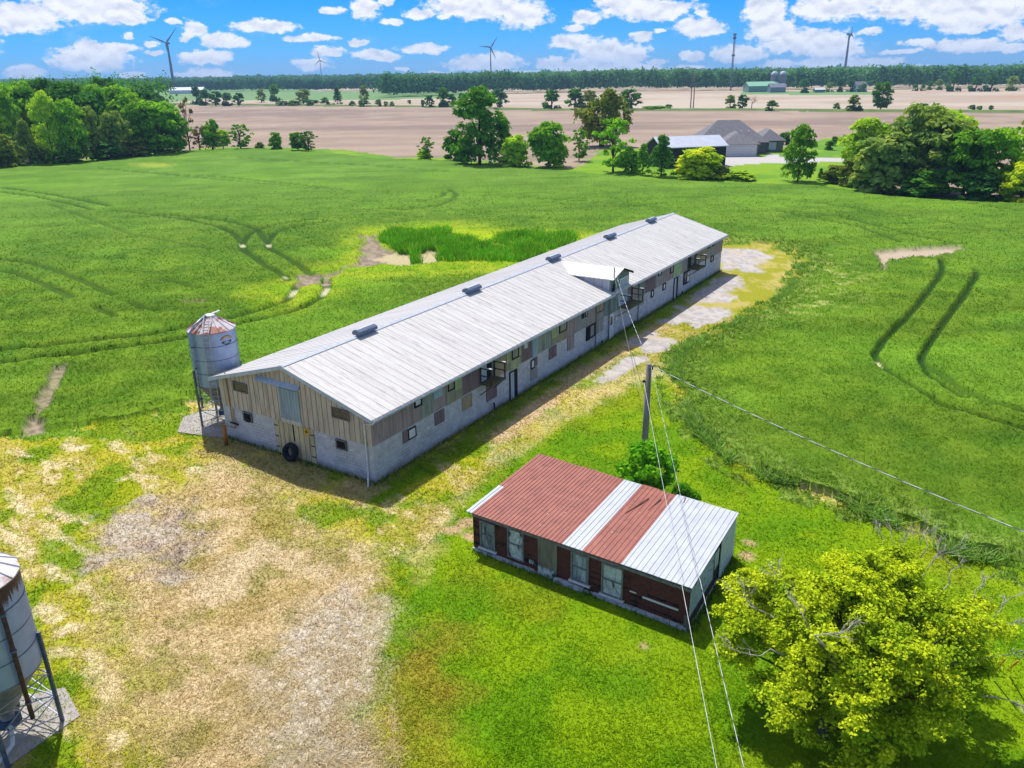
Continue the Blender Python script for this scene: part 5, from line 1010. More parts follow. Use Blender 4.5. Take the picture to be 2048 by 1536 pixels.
for a in [
 (960,330,142,112,'tall1','dark','tallest dense dark green tree of the hedgerow beyond the crop'),
 (912,322,58,52,'bush2','dark','dark bush at the left foot of the tallest hedgerow tree'),
 (1008,326,84,46,'tall2','mid','green tree on the right flank of the tallest hedgerow tree'),
 (1030,333,60,62,'bush1','lime','yellow green bush right of the tallest hedgerow tree'),
 (1097,334,84,72,'round3','bright','bright green rounded tree between two yellow green bushes'),
 (1108,334,34,40,'bush2','lime','low pale bush at the foot of the bright rounded tree'),
 (1158,322,58,40,'airy','mid','slender see-through sapling in the gap of the hedgerow'),
 (1203,293,108,104,'willow','olive','big drooping dull green tree standing alone beyond the hedgerow gap'),
 (1226,344,98,76,'airy','bright','light green airy tree with visible trunk in the hedgerow'),
 (1262,346,46,40,'bush1','bright','small bright bush left of the black shed'),
 (1285,350,58,36,'tall2','mid','narrow green tree just left of the dark conical one'),
 (1322,353,76,62,'tall2','dark','dark green conical tree in front of the left end of the black shed'),
 (1398,357,60,96,'bush1','yellow','wide bright yellow bush in front of the black shed'),
 (1442,358,24,40,'bush2','olive','low bush at the right end of the yellow bush'),
 (1480,360,18,60,'bush2','lime','low scrub between the yellow bush and the columnar tree'),
 (1595,363,106,66,'tall1','mid','columnar green tree standing before the far lawn'),
 (1640,362,24,16,'tall2','dark','tiny dark conifer right of the columnar tree'),
 (1665,366,34,46,'bush2','olive','dull green bush at the left end of the right hand clump'),
 (1660,300,18,22,'far1','deep','small round shrub on the far lawn right of the columnar tree'),
 (855,320,42,32,'airy','mid','spindly shrub left of the dark bush in the hedgerow'),
 (848,321,20,30,'bush2','lime','low leafy bush under the spindly shrub'),
 (553,301,34,28,'bush2','mid','small lone bush at the far edge of the crop'),
 (597,303,36,36,'round1','mid','left one of the pair of bushy trees at the far crop edge'),
 (618,304,38,36,'airy','dark','right one of the pair of bushy trees at the far crop edge'),
 (426,300,58,42,'willow','mid','slim leaning tree right of the woods'),
 (447,300,38,32,'round1','lime','yellowish small tree beside the slim leaning one'),
 (482,299,46,46,'airy','mid','bushy tree at the right end of the woods edge'),
 (380,300,95,44,'sparse','brown','thin brownish larch at the right edge of the woods'),
 (400,301,44,40,'sparse','brown','short thin brownish tree next to the larch'),
 (520,299,14,20,'bush2','olive','tiny low shrub between the bushy tree and lone bush')]:
    ptree(*a, name='tree' if a[2] > 44 else 'bush', cat='tree' if a[2] > 44 else 'bush', group=HR)
CLP = 'trees of the clump right of the far lawn'
for a in [
 (1728,350,106,92,'round3','lime','yellow green round tree at the back left of the right clump'),
 (1760,384,112,120,'bush1','grey','broad grey green tree at the front left of the right clump'),
 (1822,380,156,120,'oval1','grey','tallest grey green tree in the middle of the right clump'),
 (1868,386,140,126,'round1','grey','wide grey green tree right of the tallest in the clump'),
 (1880,340,112,120,'round3','lime','yellow green crown rising behind the clump'),
 (1925,393,128,110,'round2','mid','green tree right of centre in the right clump'),
 (1975,392,124,100,'oval1','bright','bright green tree towards the right of the clump'),
 (2020,385,120,96,'airy','bright','loose bright green tree near the right picture edge'),
 (2040,404,76,84,'bush1','yellow','yellow leaved bush in front at the right picture edge'),
 (1950,400,52,84,'bush2','deep','low deep green bush at the foot of the right clump'),
 (1850,392,50,100,'bush2','dark','low dark bush in the shaded front of the clump'),
 (1700,372,52,52,'bush2','olive','dull low bush left of the grey green trees'),
 (2090,400,120,110,'round2','mid','green tree cut by the right picture edge'),
 (2048,350,110,70,'sparse','olive','thin tall tree behind the right picture edge')]:
    ptree(*a, name='tree' if a[2] > 60 else 'bush', cat='tree' if a[2] > 60 else 'bush', group=CLP)
# woods on the left: the front trees one by one
WD = 'trees along the front of the left woods'
wl = [(-60,341,112,90,'round1','mid','cut off by the left picture edge'),(5,337,70,64,'bush1','olive','pale low tree at the left picture edge'),(18,322,140,84,'oval1','bright','bright tall tree first from the left'),(62,332,84,50,'tall2','grey','dull narrow tree before the bright tall one'),
 (60,314,136,88,'round2','mid','rounded mid green tree second row left'),(110,328,132,66,'tall1','lime','tall lime green tree with light top near the front'),(152,326,116,72,'tall1','bright','bright tree touching the lime green one'),(105,300,130,80,'round1','deep','deep green crown behind the lime tree'),
 (152,302,126,90,'round3','dark','dark tree with rough top behind the bright one'),(186,322,100,52,'oval1','grey','greyish tree with open lower branches'),(205,300,118,80,'round2','mid','mid green tree with domed top in the second row'),(240,318,88,56,'round1','grey','bluish tree in the shaded middle of the edge'),
 (262,302,118,86,'round3','bright','smooth bright domed tree right of the middle'),(288,312,96,60,'oval1','mid','leafy tree on the crop edge before the dome'),(228,284,116,60,'oval1','deep','dark crown poking above the skyline'),(322,309,98,92,'round2','bright','broad bright green tree at the right of the woods'),
 (300,290,110,90,'round1','blue','bluish broad crown behind the right trees'),(358,306,76,54,'round1','mid','smaller tree right of the broad bright one'),(350,306,28,40,'bush2','lime','light low bush at the foot of the right trees'),(30,330,44,56,'bush2','grey','grey bush at the left foot of the woods'),
 (82,330,36,50,'bush2','olive','olive bush low under the lime tree'),(135,328,34,60,'bush2','dark','dark bush between two tall front trees'),(215,322,34,60,'bush2','deep','deep green bush low in the middle of the edge'),(265,316,34,60,'bush2','olive','olive scrub low before the domed tree'),(310,311,30,50,'bush2','mid','mid green scrub near the right end')]
for a in wl: ptree(*a[:6], a[6] + ' of the left woods', name='tree' if a[2] > 50 else 'bush', cat='tree' if a[2] > 50 else 'bush', group=WD)
# lone trees and bushes along the line between the ploughed fields
TL = 'trees and bushes along the line between the two ploughed fields'
tl = [(412,211,30,24,'deep','round dark tree, first of the left group'),(432,212,27,26,'deep','dark tree, second of the left group'),(455,212,25,26,'blue','bluish tree, third of the left group'),(478,212,24,22,'deep','last dark tree at the right end of the left group'),(395,209,34,22,'blue','bluish tree partly behind the woods corner'),
 (523,205,24,20,'grey','small grey green tree left of the larger round one'),(550,203,32,26,'dark','round tree standing on the pale strip'),(607,208,27,28,'olive','broad olive tree over the hedge'),(565,211,9,30,'deep','low dark hedge bush at the left'),(590,211,10,30,'dark','low dark hedge bush under the olive tree'),(625,211,11,30,'deep','low hedge bush before the conical one'),(650,211,16,18,'dark','small bush left of the conical tree'),
 (676,211,34,24,'deep','dark conical tree in the hedge'),(729,207,33,20,'grey','grey tree next to the lattice mast'),(705,212,10,14,'deep','small bush left of the mast'),(727,213,12,24,'deep','bush under the mast'),(757,213,14,13,'dark','round bush right of the mast'),(772,213,10,10,'olive','tiny olive bush'),(784,213,10,10,'dark','last small bush of the hedge'),(819,208,8,8,'deep','tiny lone bush right of the hedge'),
 (846,214,14,9,'deep','slim bush before the round one'),(859,214,21,20,'deep','round dark bush left of the three close trees'),(887,214,36,28,'dark','large tree, left of the three close ones'),(905,214,24,18,'deep','middle tree of the three close ones'),(924,215,27,20,'blue','bluish tree, right of the three close ones'),(1000,217,36,33,'blue','broad tree just right of the tallest hedgerow tree'),
 (1103,219,37,37,'dark','round tree alone on the verge, left of the big drooping one'),(1150,219,38,40,'dark','round tree partly hidden by the big drooping one'),(1178,219,36,36,'olive','olive tree behind the big drooping one'),(1262,219,37,42,'dark','umbrella shaped tree right of the big drooping one'),(1310,219,7,60,'mid','long low hedge on the verge'),(1337,218,9,16,'dark','little bush at the end of the long low hedge'),
 (1460,219,27,22,'grey','greyish tree left of the dense round one'),(1485,219,27,22,'deep','dense round tree beside the dead one'),(1543,222,20,23,'dark','round bush right of the dead tree'),(1672,221,15,14,'dark','small bush left of the pale feathery one'),(1706,222,30,26,'olive','pale feathery tree with two small bushes'),(1697,222,11,12,'dark','small bush at the left foot of the feathery tree'),(1718,222,11,14,'deep','small bush at the right foot of the feathery tree'),
 (1761,220,50,40,'dark','large egg shaped tree, biggest on the verge'),(1845,222,14,20,'deep','round bush alone right of the big egg shaped tree'),(1943,221,11,14,'deep','left of three little bushes near the right edge'),(1958,222,10,12,'dark','middle of three little bushes near the right edge'),(1981,222,11,10,'dark','right one of three little bushes near the right edge')]
for i, (x, y, hp, wp, c, lab) in enumerate(tl):
    k_ = 'small2' if hp < 18 else ('tall2' if 'conical' in lab else 'small1' if i % 2 else 'far1')
    if wp > 50: k_ = 'bush1'
    if 'egg' in lab: k_ = 'oval1'
    ptree(x, y, hp, wp, k_, c, lab + (' on the far verge' if 'verge' not in lab and 'hedge' not in lab else ''), name='tree' if hp > 18 else 'bush', cat='tree' if hp > 18 else 'bush', group=TL)
FR = 'trees standing before the far right woods'
for i, (x, y, hp, wp, c, lab) in enumerate([(1905,183,36,28,'deep','largest dark round tree'),(1950,183,28,27,'deep','round tree right of the largest'),(1981,183,31,28,'deep','third round tree'),(2022,182,28,27,'grey','paler round tree near the edge'),(1830,182,13,12,'dark','leftmost small tree'),(1845,182,13,11,'dark','second small tree'),(1860,180,16,14,'dark','third small tree'),(1877,180,20,17,'grey','fourth small pale tree'),
   (1607,186,26,22,'dark','tree right of the twin silos'),(1658,184,18,16,'grey','tree between farm and white house'),(1678,184,26,16,'deep','tree left of the white house'),(1700,184,22,15,'deep','dark tree next to the white house'),(1712,184,14,12,'dark','low tree before the white house'),(1726,184,16,14,'dark','round tree before the white house')]):
    ptree(x, y, hp, wp, 'far1', c, lab + ' before the far right woods', group=FR)
# dead tree by the dense round one
g = up(1503, 218.5)
def deadtree(name, label, loc, H_, seed, spread=.4, nb=26, r0=.03, part=None, mt_=None, parent=None):
    gg = random.Random(seed); m_ = MB()
    def br(p, d, l, r_, dep):
        q = p + d * l; mid = p + d * l * .5 + Vector((gg.gauss(0, .05), gg.gauss(0, .05), gg.gauss(0, .05))) * l; m_.tube([p, mid, q], [r_, r_ * .75, r_ * .5], 5)
        if dep > 0:
            for i in range(gg.choice((2, 3, 3))):
                dd = (d + Vector((gg.gauss(0, spread), gg.gauss(0, spread), gg.gauss(0, spread * .7)))).normalized(); br(p + (q - p) * gg.uniform(.5, 1), dd, l * gg.uniform(.55, .8), r_ * .55, dep - 1)
    br(Vector((0, 0, 0)), Vector((0, 0, 1)), H_ * .4, H_ * r0, 4)
    return m_
m = deadtree('', '', None, 9.5, 3, .55); t = thing('dead_tree', 'bare brown dead tree beside the dense round tree on the verge', 'tree', (g[0], g[1], 0)); m.build('trunk', mat('dead_brown', (120, 84, 66), (96, 66, 52)), t)

# young tree at the back wall of the shed
g = up(1292, 1000); kind('shedtree', 31, 52, 120, .055, 'round', .3, .8)
tree('young_tree', 'young bright green tree squeezed between shed and utility pole', 'tree', 6.75, 36.85, 3.9, 3.3, 'shedtree', (96, 160, 34), None, .8, .6)

g = up(1338, 985); tree('bush', 'low leafy bush right of the young tree behind the shed roof', 'bush', 8.35, 34.75, 2.75, 1.7, 'shedtree', (84, 140, 32), None, .8, 2.1)

# big near tree with dead twigs
def near_tree():
    g = np.random.default_rng(77); cx, cy = 11.35, 21.65
    t_ = thing('box_elder', 'big yellow green tree with bare grey twigs at the lower right', 'tree', (cx, cy, 0), 0)
    C = []
    while len(C) < 470:
        a = g.uniform(0, 2 * math.pi); z = g.uniform(-.55, 1); w_ = math.sqrt(max(0, 1 - z * z)) if z > 0 else math.sqrt(max(0, 1 - (z / .75) ** 2))
        q = g.uniform(.0, 1) ** .45; lob = 1 + .16 * math.sin(3 * a + 1.2) + .1 * math.sin(5 * a + z * 4); w2 = w_ * lob
        x, y, zz = 4.2 * w2 * q * math.cos(a), 3.9 * w2 * q * math.sin(a), 3.1 + 3.2 * z * (.6 + .4 * q) * (1 + .1 * math.sin(2 * a))
        if vnoise(np.array([x * 1.0 + 43 + zz * .3]), np.array([y * 1.0 + zz * .7 + 10]), 5)[0] < .28: continue
        if x > 2.2 and y > 1.2 and zz > 3.6: continue
        C.append((x, y, max(zz, .5), g.uniform(.36, .72)))
    C = np.array(C); nc = 470; NL = 420; n = nc * NL; ci = np.repeat(np.arange(nc), NL)
    d = g.normal(size=(n, 3)); d /= np.linalg.norm(d, axis=1)[:, None]; rad = C[ci, 3] * g.uniform(.2, 1.1, n) ** .7
    # leaves hang in sprays: pull leaf points towards a few twigs per clump
    tw = g.normal(size=(nc, 7, 3)); tw /= np.linalg.norm(tw, axis=2)[:, :, None]; tw[:, :, 2] = np.abs(tw[:, :, 2]) * .6; ti = g.integers(0, 7, n); dirn = tw[ci, ti]
    d = d * .42 + dirn * .9; pos = C[ci, :3] + d * rad[:, None] * np.array([1, 1, .8]); pos[:, 2] = np.maximum(pos[:, 2], .15)
    nm = np.array([0, 0, .8]) + d * .5 + g.normal(size=(n, 3)) * .5; nm /= np.linalg.norm(nm, axis=1)[:, None]
    tt = np.cross(nm, g.normal(size=(n, 3))); tt /= np.linalg.norm(tt, axis=1)[:, None]; b = np.cross(nm, tt); s = (.105 * g.uniform(.6, 1.3, n))[:, None]
    V = np.stack([pos - tt * s * .6, pos - b * s * .36, pos + tt * s * .6, pos + b * s * .36], 1).reshape(-1, 3); F = np.arange(4 * n).reshape(n, 4)
    hue = np.repeat(g.uniform(-1, 1, nc), NL); v = g.uniform(.7, 1.3, n); base = srgb((206, 216, 40), .98); dk = srgb((100, 156, 30), .8); f = np.clip(.35 + .3 * hue + g.normal(0, .15, n), 0, 1)[:, None]
    col = (base * (1 - f) + dk * f) * v[:, None]; lm = leafmat('near_leaves', .27)
    me = npmesh('crown', V, F, lm, np.repeat(col, 4, 0)); o = bpy.data.objects.new('crown', me); COL.objects.link(o); o.parent = t_
    m_ = MB(); gg = random.Random(5)
    for (tx, ty, lean) in ((-.9, -.5, (-1.2, -.5)), (-.3, .1, (.3, .6)), (.2, -.3, (1.6, -.2)), (-.5, .5, (-.6, 1.4))):
        m_.tube([(tx, ty, -.1), (tx + lean[0] * .2, ty + lean[1] * .2, 1.2), (tx + lean[0] * .7, ty + lean[1] * .7, 2.8), (tx + lean[0], ty + lean[1], 4.8)], [.2, .17, .12, .05], 8)
    for i in gg.sample(range(nc), 90):
        c = C[i]; a = Vector((c[0] * .3, c[1] * .3, max(.8, c[2] * .5))); e_ = Vector(c[:3]); m_.tube([a, a.lerp(e_, .5) + Vector((0, 0, .15)), e_], [.06, .04, .015], 5)
    m_.build('trunk', BARK, t_)
    # bare twigs beyond the leaves
    def spray(p, d, L_, r_, dep, gg, M_):
        q = p + d * L_; mid = p + d * L_ * .5 + Vector((gg.gauss(0, .1), gg.gauss(0, .1), gg.gauss(0, .08))) * L_; M_.tube([p, mid, q], [r_, r_ * .8, r_ * .55], 5)
        if dep:
            for i in range(gg.choice((2, 3, 4))):
                dd = (d + Vector((gg.gauss(0, .45), gg.gauss(0, .45), gg.gauss(0, .35)))).normalized(); spray(p + (q - p) * gg.uniform(.35, 1), dd, L_ * gg.uniform(.5, .8), r_ * .62, dep - 1, gg, M_)
    for (px, py, z, d, L_, dep, seed) in ((1800, 1120, 5.2, (.05, .4, .8), 1.3, 4, 1), (1835, 1115, 5.4, (.25, .4, .75), 1.4, 4, 2), (1855, 1140, 5.0, (.6, .3, .6), 1.2, 4, 3), (1770, 1110, 5.4, (-.1, .4, .8), 1.0, 3, 21), (1530, 1225, 4.6, (-.8, .3, .25), 1.1, 4, 4), (1590, 1190, 4.8, (-.35, .5, .5), 1.1, 3, 5), (1620, 1260, 5.6, (-.3, .4, .6), 1.0, 3, 15), (1530, 1300, 4.2, (-.9, -.2, .0), 1.1, 3, 6), (1640, 1270, 6.2, (.7, -.1, .15), 1.0, 3, 7),
        (1950, 1200, 4.8, (.5, .4, .6), 1.0, 3, 8), (1980, 1260, 4.3, (.9, .15, .2), 1.2, 3, 9), (2000, 1310, 3.8, (.9, .1, .1), 1.3, 4, 10), (2010, 1400, 3.2, (.8, -.5, -.05), 1.1, 3, 11), (1560, 1180, 5.0, (-.2, .5, .75), .9, 3, 12), (1900, 1160, 5.0, (.4, .5, .5), .9, 3, 13), (1990, 1230, 4.4, (.7, .5, .3), 1.0, 3, 14)):
        p = up(px, py, z); p = Vector((p[0] - cx, p[1] - cy, p[2])); M_ = MB(); spray(p - Vector(d) * .2, Vector(d).normalized(), L_ * .8, .021, dep, random.Random(seed), M_); M_.tube([(p.x * .25, p.y * .25, 2.0), (p.x * .6, p.y * .6, 2.0 + (p.z - 2.0) * .6), p - Vector(d) * .2], [.07, .045, .024], 6); M_.build('bare_branch', BARKW, t_)
near_tree()
for a, b, lab in (((2010, 1318), (1985, 1350), 'left one of two yellow guy wire guards at the right edge'), ((2036, 1322), (2016, 1340), 'right one of two yellow guy wire guards at the right edge')):
    p, q = up(*a, 1.6), up(*b, .2); m = MB(); m.tube([tuple(p), tuple(q)], .035, 8); o = m.build('guy_guard', mat('guard_yellow', (236, 176, 30), (220, 160, 26)), None); tag(o, lab, 'guy wire guard', 'yellow guy wire guards')

# ------------------------------------------------------------------ masses of distant woods (stuff)
def wood(name, label, polys, ntree, H_, W_, card, ncard, c, seed, kk=.8, front=None, hvar=.3):
    g = np.random.default_rng(seed); P = []
    for poly, n_ in polys:
        lo, hi = poly.min(0), poly.max(0); k_ = 0
        while k_ < n_:
            q = g.uniform(lo, hi, (4000, 2)); q = q[inside(q, poly)][: n_ - k_]; P.append(q); k_ += len(q)
    if front is not None:
        e, n_ = front; seg = np.linalg.norm(np.diff(e, axis=0), axis=1); cs = np.concatenate([[0], np.cumsum(seg)]); s = g.uniform(0, cs[-1], n_); i = np.clip(np.searchsorted(cs, s) - 1, 0, len(seg) - 1); P.append(e[i] + (e[i + 1] - e[i]) * ((s - cs[i]) / seg[i])[:, None] + g.normal(0, 2, (n_, 2)))
    P = np.vstack(P); n = len(P); pn = fbm(P[:, 0] / W_ / 5, P[:, 1] / W_ / 5, seed, 3); h_ = H_ * g.uniform(1 - hvar, 1 + hvar, n) * (.72 + .56 * pn); w_ = W_ * g.uniform(.7, 1.25, n); ti = np.repeat(np.arange(n), ncard); N_ = len(ti)
    d = g.normal(size=(N_, 3)); d /= np.linalg.norm(d, axis=1)[:, None]
    d[:, 2] = np.where(d[:, 2] < -.6, -d[:, 2], d[:, 2]); q = g.uniform(.7, 1.05, N_)[:, None]
    pos = np.column_stack([P[ti, 0], P[ti, 1], h_[ti] * .52]) + d * q * np.column_stack([w_[ti] / 2, w_[ti] / 2, h_[ti] * .48])
    pos[:, 2] = np.maximum(pos[:, 2], .3)
    nm = d * .8 + g.normal(size=(N_, 3)) * .4; nm /= np.linalg.norm(nm, axis=1)[:, None]; t = np.cross(nm, g.normal(size=(N_, 3))); t /= np.linalg.norm(t, axis=1)[:, None]; b = np.cross(nm, t); s = card * g.uniform(.6, 1.3, N_)[:, None]
    V = np.stack([pos - t * s * .5, pos - b * s * .4, pos + t * s * .5, pos + b * s * .4], 1).reshape(-1, 3); hue = (g.uniform(-1, 1, n) * .7 + (pn - .5) * 2.5)[ti]; v = g.uniform(.8, 1.2, N_) * np.clip(1 + .36 * hue, .35, 1.9); col = srgb(c, kk * 1.8)[None] * np.column_stack([v * (1 + .15 * hue), v, v * (1 - .1 * hue)])
    me = npmesh(name, V, np.arange(4 * N_).reshape(N_, 4), leafmat('wood_leaves', .25), np.repeat(col, 4, 0)); o = bpy.data.objects.new(name, me); COL.objects.link(o); return tag(o, label, kind='stuff')
a = gp([(-500, 330), (0, 322), (200, 309), (330, 298), (360, 292), (300, 245), (200, 225), (0, 225), (-500, 235)])
wood('woodland', 'deep left hand woods behind the front trees', [(a, 620)], 0, 18.5, 11, 1.1, 130, (74, 124, 42), 5)
b_ = gp([(765,195),(900,190),(1024,187),(1200,182.5),(1500,180),(1760,179),(1900,176.5),(2048,175),(2400,172),(2400,164),(2048,165),(1500,168),(1024,172),(765,176)])
wood('far_woods', 'long band of woods across the far side of the fields', [(b_, 2300)], 0, 19, 16, 2.8, 52, (74, 116, 66), 6, front=(b_[:9], 900))
c_ = gp([(300,183),(390,184),(500,183),(640,182),(765,181.5),(765,172),(500,171),(300,172)])
wood('far_woods', 'bluish band of woods at the far left of the fields', [(c_, 1500)], 0, 17, 14, 3.2, 40, (60, 102, 56), 8, front=(c_[:5], 400))
w3 = np.array([[-2600, 2600], [2600, 2600], [3400, 3800], [-3400, 3800]]); fr3 = np.column_stack([np.linspace(-2600, 2600, 40), 2600 + 120 * np.sin(np.linspace(0, 9, 40))])
wood('horizon_woods', 'woods along the horizon', [(w3, 2600)], 0, 23, 34, 9, 40, (66, 104, 66), 9, front=(fr3, 900), hvar=.18)
w4 = gp([(1500,183),(1620,184),(1720,181),(1720,178.5),(1500,179.5)])

# ------------------------------------------------------------------ buildings beyond
BLKW = mat('black_barn_wood', (66, 66, 72), (48, 48, 54), 2, 5, .9, k=.8, stretch=(3, 3, .3)); SHING = mat('grey_shingle', (140, 138, 142), (120, 118, 122), 1.5, 5, .9, k=.8); WROOF = mat('pale_roof', (206, 210, 222), (190, 196, 210), .8, 4, .5, k=.85)
HOUSEW = mat('house_wall', (150, 144, 138), (132, 126, 122), 2, 4, .9, k=.8)
def local(name, label, cat, x, y, rz): return thing(name, label, cat, (x, y, 0), rz)
def gable_building(t_, L_, W_, h_, r_, wm, rm, ov=.5, fascia=None):
    m_ = MB(); m_.box(0, L_, 0, W_, 0, h_); n_ = 3
    for x in (0, L_): e_ = .02 if x == 0 else -.02; m_.add([(x + e_, 0, h_), (x + e_, W_, h_), (x + e_, W_ / 2, r_ - .06)], [(0, 1, 2)] if x else [(2, 1, 0)])
    m_.build('wall', wm, t_); m_ = MB(); sl = (r_ - h_) / (W_ / 2)
    for s in (0, 1):
        ye = -ov if s == 0 else W_ + ov; ze_ = h_ - sl * ov; q = [(-ov, ye, ze_), (L_ + ov, ye, ze_), (L_ + ov, W_ / 2, r_), (-ov, W_ / 2, r_)]
        if s: q = [q[3], q[2], q[1], q[0]]
        m_.hexa([(a_, b2, c2 + .02) for a_, b2, c2 in q] + [(a_, b2, c2 + .22) for a_, b2, c2 in q])
    return m_.build('roof', rm, t_)
g = up(1450, 331)
a_ = math.radians(13); ux, uy = math.cos(a_), math.sin(a_); L_ = 16.5
t = local('black_shed', 'long black timber shed with pale metal roof behind the yellow bush', 'shed', g[0] - ux * L_, g[1] - uy * L_, a_); gable_building(t, L_, 9.5, 4.6, 6.6, BLKW, WROOF, .4)
m = MB(); m.box(3.2, 4.0, -.06, .02, 1.2, 2.0); w_ = m.build('window', WHITE, t); m = MB(); m.box(3.3, 3.9, -.08, -.06, 1.3, 1.9); m.build('pane', DARK, w_)
# house
g = up(1515, 312.5); a_ = math.radians(-2)
t = local('house', 'grey hip roofed house with white double garage door', 'house', g[0], g[1], a_)
def hip(m_, x0, x1, y0, y1, h_, r_, ov=.5, inset=None):
    ins = min(x1 - x0, y1 - y0) / 2 if inset is None else inset; x0 -= ov; x1 += ov; y0 -= ov; y1 += ov
    if (x1 - x0) >= (y1 - y0): ra, rb = (x0 + ins, (y0 + y1) / 2), (x1 - ins, (y0 + y1) / 2)
    else: ra, rb = ((x0 + x1) / 2, y0 + ins), ((x0 + x1) / 2, y1 - ins)
    v = [(x0, y0, h_), (x1, y0, h_), (x1, y1, h_), (x0, y1, h_), (*ra, r_), (*rb, r_)]
    f = [(0, 1, 5, 4), (1, 2, 5), (2, 3, 4, 5), (3, 0, 4), (3, 2, 1, 0)] if (x1 - x0) >= (y1 - y0) else [(0, 1, 4), (1, 2, 5, 4), (2, 3, 5), (3, 0, 4, 5), (3, 2, 1, 0)]
    m_.add(v, f)
m = MB(); m.box(-9.5, 0, 0, 8, 0, 3.1); m.box(-15, 4, 8.02, 20, 0, 3.1); m.box(4.02, 10, 12, 22, 0, 3.1); m.build('wall', HOUSEW, t)
m = MB(); hip(m, -15, 4, 6, 20, 3.12, 8.6); hip(m, -9.8, .2, -.2, 12, 3.1, 6.0, .4, 4.5); hip(m, 3, 10, 11, 22, 3.11, 6.0, .4); m.build('roof', SHING, t)
m = MB(); m.box(-9.2, -.4, -.05, .0, 0, 3.0); m.build('front_panel', WHITE, t)
m = MB(); m.box(-7.6, -1.6, -.12, -.052, 0, 2.5)
gd = m.build('garage_door', WHITE, t); m = MB()
for z in (.6, 1.2, 1.8): m.box(-7.6, -1.6, -.13, -.121, z, z + .03)
m.build('door_groove', GREY, gd)
m = MB(); m.box(0.002, .06, 2, 4, .8, 2.4); m.build('window', WHITE, t)
m = MB(); m.box(6, 8, 11.93, 12, .6, 2.6); m.build('window', WHITE, t)
for x, y in ((-3.5, 5.6), (-1.5, 5.6)): m = MB(); m.tube([(x, y, 5.4), (x, y, 6.3)], .15, 6); m.build('roof_pipe', WHITE, t)
for i, (px, py, hp, wp, c, lab) in enumerate([(1567,289,24,26,'deep','dark round shrub at the right end of the house'),(1540,300,9,20,'lime','low hedge at the house entrance'),(1560,303,8,16,'yellow','low yellow shrubs by the driveway'),(1670,287,14,16,'deep','dark shrub at the back edge of the far lawn'),(1584,285,12,14,'mid','small shrub behind the columnar tree')]): ptree(px, py, hp, wp, 'small2', c, lab, 'shrub', 'shrub', 'shrubs around the grey house')
# farm far away
g = up(1497, 184.5); t = local('green_barn', 'long green roofed barn before the far woods', 'barn', g[0], g[1], math.radians(6)); gable_building(t, 34, 16, 6, 10, mat('green_wall', (140, 176, 160), (120, 160, 142)), mat('green_roof', (150, 206, 170), (136, 190, 156)), .5)
for px, lab in ((1546, 'left'), (1563, 'right')):
    g = up(px, 183); t = thing('silo', lab + ' one of two grey domed tower silos beside the green barn', 'silo', (g[0], g[1], 0), 0, 'tower silos by the green barn'); m = MB(); m.lathe([(3.6, 0), (3.6, 17)], 20); m.build('tower', mat('silo_concrete', (150, 146, 150), (132, 128, 134)), t); m = MB(); m.lathe([(3.7, 17), (3.3, 18.6), (2, 19.8), (.05, 20.2)], 20); m.build('dome', WROOF, t)
g = up(1556, 185); t = local('farm_house', 'small grey roofed farm building between green barn and twin silos', 'building', g[0] - 8, g[1], math.radians(4)); gable_building(t, 16, 9, 5, 8.5, mat('farm_grey', (156, 160, 170), (140, 144, 154)), mat('farm_roof', (150, 150, 160), (136, 136, 146)), .4)
g = up(1722, 184); t = local('white_house', 'white two storey house before the far woods', 'house', g[0] - 5, g[1], math.radians(8)); gable_building(t, 11, 9, 6.5, 9.5, WHITE, SHING, .4); m = MB()
for x in (2, 5, 8): m.box(x, x + 1.1, -.05, 0, 1, 2.6); m.box(x, x + 1.1, -.05, 0, 4, 5.4)
m.build('window', GLASS, t)
g = up(1640, 185); t = local('low_shed', 'low white roofed shed left of the white house', 'shed', g[0] - 5, g[1], 0); gable_building(t, 10, 6, 2.6, 4.4, HOUSEW, WHITE, .3)
g = up(372, 187.5); t = local('white_farm_shed', 'long pale farm building beyond the left woods', 'building', g[0] - 25, g[1], 0); gable_building(t, 50, 20, 5, 9, WHITE, WROOF, .5)

